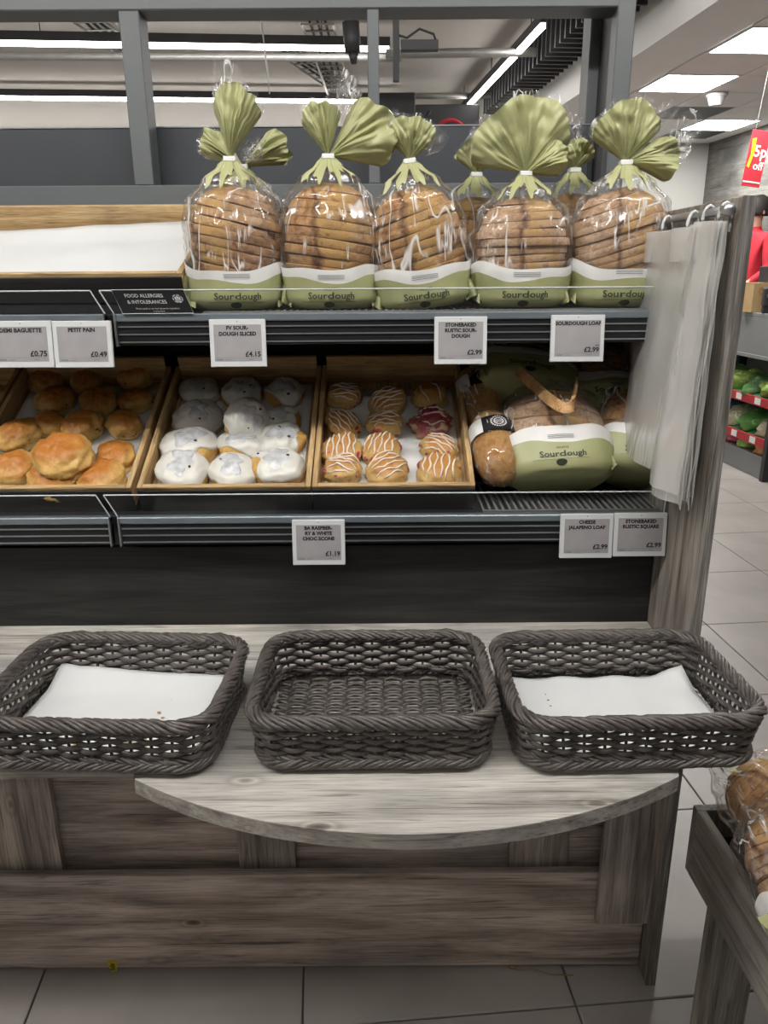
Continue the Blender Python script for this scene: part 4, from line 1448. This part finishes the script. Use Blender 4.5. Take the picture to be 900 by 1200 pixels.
# ------------------------------------------------------------------ carrier bags hanging on the end panel
def bag_bundle(label, x, y0, y1, ztop, zlow, mat, sheets, seed, splay=.03):
    e = empty('carrier_bag_bundle', (x, (y0 + y1) / 2, zlow))
    tag(e, label, 'plastic bags', 'clear carrier bags hanging by the shelf')
    H_ = ztop - zlow
    for k in range(sheets):
        def fn(u, v, k=k):
            y = (u - .5) * (y1 - y0) * (1 + .03 * math.sin(k))
            t = 1 - v
            z = H_ * v - .012 * math.sin(k * 2.1) * t
            xx = -k * .0035 - splay * t * (k / max(1, sheets - 1)) + .012 * t * math.sin(u * 5 + seed + k * .4) + .005 * noise.noise(Vector((u * 4, v * 6, seed + k)))
            yy = y + .02 * t * math.sin(seed + k * .2)
            return (xx, yy, z)
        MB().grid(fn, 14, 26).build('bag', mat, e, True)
    def fh(u, v):
        return (.002 - .0035 * sheets * .5 + .008 * math.sin(u * 9 + seed) , (u - .5) * (y1 - y0) * 1.06, H_ - .055 + .058 * v)
    for s in (-1, 1):
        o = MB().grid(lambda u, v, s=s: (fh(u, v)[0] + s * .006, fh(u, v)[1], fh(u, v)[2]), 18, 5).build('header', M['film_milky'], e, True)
    for fy in (-.28, .28):
        yy = fy * (y1 - y0)
        pts_ = [(.006 + .012 * math.cos(q), yy + .002 * math.cos(q), H_ + .002 + .028 * math.sin(q)) for q in [R(-40 + 26 * i) for i in range(11)]]
        MB().tube(pts_, .003, 6).build('hook', M['white_plastic'], e, True)
    return e


bag_bundle('rear bundle of clear wide carrier bags next to the last top-row loaf', .548, 1.405, 1.64, 1.615, 1.185, M['film_bag'], 4, 2.0)
bag_bundle('front bundle of longer milky carrier bags by the panel front edge', .563, 1.335, 1.455, 1.622, 1.14, M['film_milky'], 6, 5.0, .02)

# ------------------------------------------------------------------ low wooden bread bin at the lower right
ZB = .52
c0 = at(817, 950, Z=ZB); c1 = at(900, 1080, Z=ZB)
yaw = math.atan2(c1.y - c0.y, c1.x - c0.x)          # direction of the left rim, towards the viewer
bin_ = empty('bread_bin', (c0.x, c0.y, 0), (0, 0, yaw))
tag(bin_, 'low wood-effect bread bin with black inside at the lower right', 'display bin')
LB, WB = .80, .50                                    # length towards the viewer, width to the right (local +y is to the right)
M['bin_wood'] = wood('bin_wood', (.12, .107, .094), (.32, .29, .26), (.50, .47, .42), 0, (.9, .1, .3), stretch=14)
M['bin_wood_v'] = wood('bin_wood_v', (.10, .092, .083), (.26, .245, .22), (.42, .40, .365), 2, (.2, .9, .1), stretch=16, knots=False)
M['bin_rim'] = wood('bin_rim', (.16, .145, .125), (.32, .295, .255), (.46, .43, .38), 0, (.5, .1, .3), stretch=18, knots=False)
for y0, y1 in ((0, .018), (WB - .018, WB)):
    s_ = MB().box(0, LB, y0, y1, ZB - .155, ZB - .001, .001).build('side_plank', M['bin_wood'], bin_)
    MB().box(.001, LB - .001, y0 + .0008, y1 - .0008, ZB - .001, ZB, .0003).build('rim', M['bin_rim'], s_)
for x0, x1 in ((-.018, 0), (LB, LB + .018)):
    MB().box(x0, x1, 0, WB, ZB - .155, ZB, .001).build('end_plank', M['bin_wood_v'], bin_)
MB().box(.001, LB - .001, .0185, WB - .0185, ZB - .075, ZB - .065).build('black_liner', M['black'], bin_)
for y0 in (.02, WB - .09):
    for x0 in (.05, LB - .13): MB().box(x0, x0 + .075, y0, y0 + .07, 0, ZB - .077, .0015).build('leg', M['bin_wood_v'], bin_)
mw = Matrix.Translation(bin_.location) @ Matrix.Rotation(yaw, 4, 'Z')
GB = 'bagged loaves in the low bread bin'
e = bread_bag('bagged sliced loaf lying in the low bin, neck sticking out over its end', GB, a=.095, b=.07, zn=.27, seed=41, crust='crust_b', tilt=.15,
              lobes=[(-50, 50, .10, .03, .012, 8)], ears=(1, 1), text_dx=.0)
pz = at(1000, 1010, Z=ZB + .05)
e.matrix_world = Matrix.Translation(pz) @ Matrix.Rotation(R(48), 4, 'Z') @ Matrix.Rotation(R(-70), 4, 'X')
e = bread_bag('second bagged loaf in the low bin, its green wrap at the picture edge', GB, a=.095, b=.07, zn=.27, seed=42, crust='crust_a', tilt=.15,
              lobes=[], ears=(1, 1), clip=False, skirt=False)
pz = at(1000, 1120, Z=ZB + .03)
e.matrix_world = Matrix.Translation(pz) @ Matrix.Rotation(R(10), 4, 'Z') @ Matrix.Rotation(R(-66), 4, 'X')

# ------------------------------------------------------------------ small things low on the unit
M['yellow'] = plain('yellow_tag', (.62, .50, .02), .5, 0, .1, 40)
p = at(132, 1130, Y=1.383)
e = empty('yellow_tag', (p.x, 1.3835, p.z - .022)); tag(e, 'small torn yellow tag hanging under the base plank', 'tag')
MB().add([(-.013, 0, .030), (.013, 0, .031), (.009, -.001, .012), (.010, -.001, .004), (-.004, -.001, 0), (-.009, -.001, .012),
          (-.013, .0008, .030), (.013, .0008, .031), (.009, -.0002, .012), (.010, -.0002, .004), (-.004, -.0002, 0), (-.009, -.0002, .012)],
         [(5, 4, 3, 2, 1, 0), (6, 7, 8, 9, 10, 11)] + [(i, (i + 1) % 6, 6 + (i + 1) % 6, 6 + i) for i in range(6)]).build('slip', M['yellow'], e)
mk = MB()
for k in range(4): mk.box(-.006 + .002 * (k % 2), .005, -.0022, -.0014, .007 + .005 * k, .009 + .005 * k)
mk.build('print', M['ink'], e)
M['straw'] = plain('straw', (.32, .24, .12), .8)
q0, q1 = at(604, 1136, Z=.004), at(672, 1143, Z=.004)
o = MB().tube([q0, q0.lerp(q1, .3) + Vector((0, .004, .002)), q0.lerp(q1, .6) + Vector((0, -.004, .001)), q1], .0014, 5).build('dry_stalk', M['straw'], None, True)
tag(o, 'dry straw-coloured stalk on the floor by the base plank', 'stalk')
q0 = at(604, 1136, Z=.001)
mb, _ = blob(.009, .006, .005, 3, .25, 10, 6)
o = mb.build('bread_crumb', M['straw'], None, True); o.location = q0 + Vector((-.004, .006, 0))
tag(o, 'pale crumb lump at the end of the dry stalk on the floor', 'crumb')

# ------------------------------------------------------------------ kiosk and produce shelves beyond the end panel
def hit_u(px, py, u):
    """point of the store plane u = const seen at a pixel"""
    o = Vector((0, 0, CAM_H)); d = ray(px, py)
    n = Matrix.Rotation(STORE_YAW, 3, 'Z') @ Vector((1, 0, 0))
    t = (u - o.dot(n)) / d.dot(n)
    return to_store(o + d * t)


UF = 3.33
M['kiosk_grey'] = plain('kiosk_grey', (.22, .23, .235), .5, 0, .05, 3)
M['kiosk_dark'] = plain('kiosk_dark', (.03, .03, .033), .5, 0, .1, 5)
M['red_strip'] = plain('red_strip', (.42, .025, .03), .5, 0, .1, 20)
M['green_tray'] = plain('green_tray', (.05, .22, .10), .5, 0, .1, 20)
kv0, kv1 = hit_u(893, 563, UF).y, 8.2
kz = at(878, 366, Y=6.1).z
ks = empty('kiosk_counter', Matrix.Rotation(STORE_YAW, 3, 'Z') @ Vector((UF, kv0, 0)), (0, 0, STORE_YAW))
tag(ks, 'grey service kiosk counter with produce shelving below, beyond the end panel', 'kiosk')
D = kv1 - kv0
zc1 = hit_u(878, 415, UF).z
MB().box(.40, .52, 0, D, 0, kz - .03, .003).build('counter_front', M['kiosk_grey'], ks)
MB().box(.0, .58, -.02, D, kz - .03, kz, .004).build('counter_slab', M['kiosk_grey'], ks)
MB().box(.0, .03, 0, D, zc1, kz - .03, .002).build('fascia', M['kiosk_grey'], ks)
MB().box(-.02, .0, 0, D, zc1 - .02, zc1 + .006, .002).build('canopy_edge', M['alu'], ks)
MB().box(-.03, .02, -.05, -.002, 0, zc1 + .02, .003).build('end_upright', M['kiosk_dark'], ks)
MB().box(0, .40, .0, D, 0, .17, .003).build('plinth', M['kiosk_grey'], ks)
tiers = []
for k, (py0) in enumerate((462, 508)):
    z = hit_u(875, py0, UF).z
    sh = MB()
    sh.add([(-.01, .0, z), (.39, 0, z + .10), (.39, D, z + .10), (-.01, D, z), (-.01, .0, z - .02), (.39, 0, z + .08), (.39, D, z + .08), (-.01, D, z - .02)],
           [(0, 1, 2, 3), (7, 6, 5, 4), (0, 4, 5, 1), (1, 5, 6, 2), (2, 6, 7, 3), (3, 7, 4, 0)])
    so = sh.build('produce_shelf', M['green_tray'], ks)
    MB().box(-.028, -.012, .0, D, z - .055, z + .012, .002).build('price_strip', M['red_strip'], so)
    for q in range(9): MB().box(-.0295, -.0282, .12 + q * .27, .20 + q * .27, z - .045, z + .004).build('price_ticket', M['white_band'], so)
    tiers.append(z)
tiers.append(.17)
PCOL = [('leafy_veg_bag', 'bag of pale green lettuce', (.30, .45, .10)), ('leek_bundle', 'bundle of dark green leeks', (.06, .16, .04)), ('cauliflower_pack', 'pack of creamy cauliflower', (.55, .52, .36)),
        ('beetroot_bag', 'bag of dark red beetroot', (.22, .03, .06)), ('carrot_bag', 'bag of orange carrots', (.55, .22, .05)), ('herb_pack', 'pack of green herbs', (.10, .28, .06)),
        ('mushroom_pack', 'blue tray of pale mushrooms', (.12, .16, .30)), ('radish_bag', 'bag of pink radishes', (.50, .08, .16))]
tier_word = ['upper', 'middle', 'bottom']
tier_kind = [[0, 1, 0, 5, 0, 1, 5, 0], [2, 5, 2, 6, 2, 5, 2, 0], [4, 0, 7, 7, 3, 3, 7, 3]]
pm = {}
for k, z in enumerate(tiers):
    for q in range(8):
        nm, txt, c = PCOL[tier_kind[k][q]]
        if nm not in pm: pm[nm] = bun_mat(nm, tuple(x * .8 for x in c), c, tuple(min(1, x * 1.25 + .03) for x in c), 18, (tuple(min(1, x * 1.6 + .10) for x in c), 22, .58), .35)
        mb, _ = blob(.15, .115, .12 if k < 2 else .14, k * 10 + q, .28, 14, 10, .3)
        o = mb.build(nm, pm[nm], None, True)
        o.matrix_world = Matrix.Translation(ks.location) @ Matrix.Rotation(STORE_YAW, 4, 'Z') @ Matrix.Translation((.15, .14 + q * .25, z + (.036 if k < 2 else .002))) @ Matrix.Rotation(R(-12 if k < 2 else 0), 4, 'Y')
        order = ['nearest', 'second nearest', 'third nearest', 'fourth nearest', 'fifth along', 'sixth along', 'seventh along', 'farthest'][q]
        tag(o, '%s on the %s produce shelf, %s' % (txt, tier_word[k], order), 'vegetables', 'vegetables on the kiosk produce shelves')
# things on the kiosk
M['cardboard'] = plain('cardboard', (.50, .34, .17), .7, 0, .06, 15)
M['screen'] = emit_mat('screen_blue', (.10, .32, .50), .8)
M['red_cloth'] = plain('red_cloth', (.48, .02, .035), .8, 0, .1, 12)
M['hair'] = plain('dark_hair', (.02, .015, .012), .6)
M['skin'] = plain('skin', (.50, .31, .22), .55)
M['trousers'] = plain('dark_trousers', (.02, .02, .025), .8)
p = at(883, 361, Y=6.15); p.z = kz
e = empty('cardboard_box', p, (0, 0, STORE_YAW + R(8))); tag(e, 'small brown cardboard box with a round mark on the kiosk', 'box')
MB().box(-.065, .065, -.06, .06, 0, .215, .002).build('box', M['cardboard'], e)
for s in (-1, 1): MB().box(-.066, .066, *( (-.06, -.001) if s < 0 else (.001, .06) ), .2155, .2185).build('flap', M['cardboard'], e)
disc(MB(), .024, .024, 0, .001, 16).build('round_mark', M['bamboo'], e).matrix_local = Matrix.Translation((.0, -.0605, .16)) @ Matrix.Rotation(PI / 2, 4, 'X')
p = at(905, 300, Y=6.2)
e = empty('till_screen', (p.x, p.y, kz), (0, 0, R(-12))); tag(e, 'till monitor with a lit blue screen at the right edge', 'monitor')
zs = at(900, 293, Y=6.2).z - kz
MB().box(-.03, .23, .0, .025, zs, zs + .34, .006).build('bezel', M['kiosk_dark'], e)
MB().box(-.018, .218, -.002, -.0005, zs + .02, zs + .32).build('screen', M['screen'], e)
MB().tube([(.1, .03, 0), (.1, .03, zs + .1)], .018, 8).build('stand', M['kiosk_dark'], e)
MB().box(0, .2, -.05, .11, 0, .012, .003).build('foot', M['kiosk_dark'], e)
p = at(904, 345, Y=5.95)
e = empty('card_reader', (p.x, p.y, kz), (0, 0, R(-10))); tag(e, 'black card payment reader on the kiosk at the right edge', 'card reader')
MB().box(-.05, .05, -.03, .03, 0, .05, .004).build('base', M['kiosk_dark'], e)
o = MB().box(-.055, .055, -.04, .04, .05, .19, .012).build('body', M['kiosk_dark'], e)
disc(MB(), .022, .022, 0, .002, 16).build('dial', M['alu'], o).matrix_local = Matrix.Translation((-.02, -.0405, .13)) @ Matrix.Rotation(PI / 2, 4, 'X')
# low black shelf-back behind the counter
MB().box(.10, .50, .15, .60, kz, kz + .0001 + max(.02, at(880, 312, Y=6.4).z - kz), .004).build('till_cabinet', M['kiosk_dark'], ks)
# raised kiosk floor and the person standing on it
px_ = at(881, 290, Y=6.95)
fz = .40
MB().box(.54, 1.30, 0, D, 0, fz, .003).build('raised_floor', M['kiosk_dark'], ks)
def figure(loc, rz):
    e = empty('person', loc, (0, 0, rz)); tag(e, 'person in a red top with dark hair behind the kiosk, mostly hidden', 'person')
    J = {'pel': (0, 0, .92, .15), 'waist': (0, 0, 1.06, .135), 'chest': (0, .0, 1.27, .155), 'neckb': (0, .0, 1.42, .075), 'neck': (0, -.01, 1.49, .055), 'head': (0, -.02, 1.60, .088), 'top': (0, -.01, 1.68, .07)}
    E_ = [('pel', 'waist'), ('waist', 'chest'), ('chest', 'neckb'), ('neckb', 'neck'), ('neck', 'head'), ('head', 'top')]
    for s, n in ((-1, 'l'), (1, 'r')):
        J.update({'sh' + n: (s * .18, 0, 1.38, .065), 'el' + n: (s * .24, -.03, 1.12, .047), 'wr' + n: (s * .20, -.22, 1.0, .032), 'ha' + n: (s * .18, -.30, .99, .03),
                  'hip' + n: (s * .09, 0, .86, .095), 'kn' + n: (s * .10, -.01, .48, .065), 'an' + n: (s * .10, .02, .09, .042), 'to' + n: (s * .11, -.14, .04, .035)})
        E_ += [('chest', 'sh' + n), ('sh' + n, 'el' + n), ('el' + n, 'wr' + n), ('wr' + n, 'ha' + n), ('pel', 'hip' + n), ('hip' + n, 'kn' + n), ('kn' + n, 'an' + n), ('an' + n, 'to' + n)]
    ks_ = list(J)
    me = bpy.data.meshes.new('body')
    me.from_pydata([J[k][:3] for k in ks_], [(ks_.index(a), ks_.index(b)) for a, b in E_], [])
    o = bpy.data.objects.new('body', me); COL.objects.link(o); o.parent = e
    o.modifiers.new('skin', 'SKIN')
    for k, d in zip(ks_, me.skin_vertices[0].data): d.radius = (J[k][3], J[k][3]); d.use_root = k == 'pel'
    sub = o.modifiers.new('smooth', 'SUBSURF'); sub.levels = sub.render_levels = 2
    dg = bpy.context.evaluated_depsgraph_get()
    m2 = bpy.data.meshes.new_from_object(o.evaluated_get(dg))
    o.modifiers.clear(); o.data = m2
    m2.materials.clear()
    for k in ('red_cloth', 'skin', 'trousers'): m2.materials.append(M[k])
    for f in m2.polygons:
        c = f.center; f.use_smooth = True
        f.material_index = 1 if c.z > 1.47 or (c.y < -.2 and c.z > .9) else (2 if c.z < .93 and abs(c.x) < .24 else 0)
    hb, _ = blob(.098, .112, .17, 9, .05, 18, 12, .3)
    h_ = hb.build('hair', M['hair'], e, True); h_.location = (0, .012, 1.56)
    # face
    nb, _ = blob(.012, .016, .03, 2, .05, 8, 6); q = nb.build('nose', M['skin'], e, True); q.location = (0, -.108, 1.575)
    for s in (-1, 1):
        eb_, _ = blob(.011, .006, .009, 3, .02, 8, 6); q = eb_.build('eye', M['hair'], e, True); q.location = (s * .032, -.098, 1.612)
        eb_, _ = blob(.008, .016, .05, 4, .05, 8, 6); q = eb_.build('ear', M['skin'], e, True); q.location = (s * .09, -.005, 1.57)
    mb_, _ = blob(.024, .006, .008, 5, .02, 8, 6); q = mb_.build('mouth', M['red_cloth'], e, True); q.location = (0, -.096, 1.545)
    for s in (-1, 1):
        for f_ in range(5):
            dx = -.022 + .011 * f_
            ln_ = (.05, .07, .078, .07, .055)[f_]
            b0 = Vector((s * .18 + dx, -.31, .985))
            if f_ == 0: pts_ = [b0 + Vector((-s * .0, .03, 0)), b0 + Vector((-s * .03, 0, -.01)), b0 + Vector((-s * .035, -.025, -.02))]
            else: pts_ = [b0, b0 + Vector((0, -ln_ * .5, -.004)), b0 + Vector((0, -ln_ * .8, -.022))]
            MB().tube(pts_, [.009, .008, .006], 6).build('finger', M['skin'], e, True)
    return e
figure((px_.x, px_.y, fz), R(-70))

# red hanging price sign
p = at(893, 153, Y=6.0)
e = empty('hanging_sign', p, (0, 0, R(14))); tag(e, 'red hanging sign reading 5p off beneath the tile ceiling', 'sign')
W_, H_ = .145, .37
e.rotation_euler = (0, R(6), R(10))
MB().box(-W_ / 2, W_ / 2, -.003, .003, -H_, 0, .001).build('board', M['red_cloth'], e)
fn = lambda x, y_: (x, -.0042, y_)
text_part([('5p', .105, .022, -.17, 'CENTER', .002), ('off', .075, .024, -.255, 'CENTER', .0015)], 'sign_text', M['white_band'], e, fn)
MB().box(-W_ / 2 + .004, W_ / 2 - .004, -.0045, -.0032, -.345, -.335).build('white_rule', M['white_band'], e)
MB().add([(-.062, -.0045, -.06), (-.03, -.0045, -.05), (-.026, -.0045, -.15), (-.045, -.0045, -.25), (-.066, -.0045, -.24), (-.05, -.0045, -.16)], [(5, 4, 3, 2, 1, 0)][:1]).build('yellow_emblem', M['yellow'], e)
for x in (-.05, .05): MB().tube([(x, 0, 0), (x, 0, TZ - p.z - .002)], .001, 4).build('hanging_wire', M['galv'], e)

# ------------------------------------------------------------------ ceiling services
# dark louvre beside the bulkhead
lv = empty('ceiling_louvre', Matrix.Rotation(STORE_YAW, 3, 'Z') @ Vector((1.86, 5.0, CZ)), (0, 0, STORE_YAW))
tag(lv, 'dark fluted ceiling louvre running along the white bulkhead', 'louvre')
sl_me = MB().box(.0, .30, -.012, .012, -.30, -.002).mesh('louvre_slat', M['dark_steel'])
for k in range(34):
    o = bpy.data.objects.new('louvre_slat', sl_me); COL.objects.link(o); o.parent = lv; o.location = (0, k * .125, 0)
MB().box(-.01, .32, -.02, 4.2, -.016, -.001).build('louvre_back', M['kiosk_dark'], lv)


def ladder_tray(p, q, label):
    p, q = Vector(p), Vector(q)
    d = (q - p); L = d.length; d.normalize(); s = Vector((d.y, -d.x, 0)) * .12
    e = empty('cable_tray', p); tag(e, label, 'cable tray', 'cable trays under the bare ceiling')
    z = Vector((0, 0, 0))
    for k in (-1, 1): MB().tube([s * k, s * k + d * L], .012, 5).build('side_rail', M['galv'], e)
    n = int(L / .18)
    for i in range(n + 1): MB().tube([-s + d * (L * i / n), s + d * (L * i / n)], .007, 4).build('rung', M['galv'], e)
    for i in range(3):
        o = s * (-.5 + .5 * i)
        MB().tube([o + d * (L * t / 8) + Vector((0, 0, .014 + .006 * math.sin(t * 2 + i))) for t in range(9)], .011, 5).build('cable', M['dark_steel'], e, True)
    for t in (.15, .85):
        MB().tube([d * (L * t), d * (L * t) + Vector((0, 0, CZ - p.z))], .005, 4).build('hanger', M['galv'], e)
ladder_tray(at(330, 55, Z=3.38), at(425, 122, Z=3.38), 'diagonal cable tray under the bare ceiling, left of the middle post')
ladder_tray(at(105, 26, Z=3.38), at(150, 60, Z=3.38), 'cable tray under the bare ceiling beside the left post')
ladder_tray(at(372, 28, Z=3.36), at(398, 112, Z=3.36), 'cable tray running away behind the black spotlight')


def pipe(p, q, r, label, mat='galv'):
    o = MB().tube([p, q], r, 10).build('ceiling_pipe', M[mat], None, True)
    tag(o, label, 'pipe', 'pipes under the bare ceiling'); return o
pipe(at(452, 63, Y=7.0), at(628, 61, Y=7.0), .035, 'pale round pipe crossing behind the diagonal strip light')
pipe(at(440, 113, Y=9.0), at(575, 112, Y=9.0), .03, 'farther pale pipe crossing low behind the bread bags')
pipe(at(0, 66, Y=7.15), at(470, 68, Y=7.15), .03, 'pale conduit just under the nearer strip light')
# black spotlight and brackets
p = at(411, 26, Y=5.6)
e = empty('spotlight', p); tag(e, 'black cylindrical spotlight hanging left of the middle post', 'spotlight')
MB().tube([(0, 0, 0), (.005, 0, -.10), (.01, 0, -.17)], [.055, .055, .05], 14).build('body', M['kiosk_dark'], e, True)
MB().tube([(.012, 0, -.172), (.016, 0, -.235)], [.035, .018], 10).build('snoot', M['kiosk_dark'], e, True)
MB().tube([(0, 0, 0), (0, 0, CZ - p.z)], .012, 6).build('stem', M['kiosk_dark'], e)
p = at(464, 30, Y=5.6)
e = empty('ceiling_bracket', p); tag(e, 'black bracket with a looping cable right of the middle post', 'bracket')
MB().box(-.02, .02, -.02, .02, -.32, CZ - p.z - .002, .003).build('drop', M['kiosk_dark'], e)
MB().box(.03, .27, -.03, .03, -.145, -.085, .003).build('arm', M['kiosk_dark'], e)
MB().tube([(.0, 0, -.05), (.07, 0, -.07), (.15, 0, -.02), (.24, 0, -.05), (.26, 0, -.1)], .008, 5).build('cable', M['kiosk_dark'], e, True)
p = at(497, 132, Y=8.8)
e = empty('air_duct', p); tag(e, 'dark air duct boxes low on the far wall behind the bread bags', 'duct')
MB().box(-.65, .55, -.15, .15, -.28, .05, .01).build('duct', M['kiosk_dark'], e)
MB().box(-.50, -.1, -.25, -.16, -.10, .14, .01).build('duct_box', M['dark_steel'], e)
MB().tube([(-.1 + .14 * math.cos(q), -.3, -.02 + .12 * math.sin(q)) for q in [R(200 + 17 * i) for i in range(10)]], .02, 6).build('duct_hose', M['kiosk_dark'], e, True)
MB().tube([(.25 + .16 * math.cos(q), -.3, -.28 + .16 * math.sin(q)) for q in [R(10 * i) for i in range(19)]], .018, 6).build('red_hose', M['red_cloth'], e, True)
pw = [at(307, 57, Y=6.8), at(312, 85, Y=6.8), at(316, 110, Y=6.8)]
pw[0].z = CZ - .001
o = MB().tube([pw[0], pw[1] + Vector((.01, 0, 0)), pw[2]], .006, 5).build('hanging_wire', M['white_plastic'], None, True)
tag(o, 'thin pale wire hanging from the nearer strip light', 'wire')
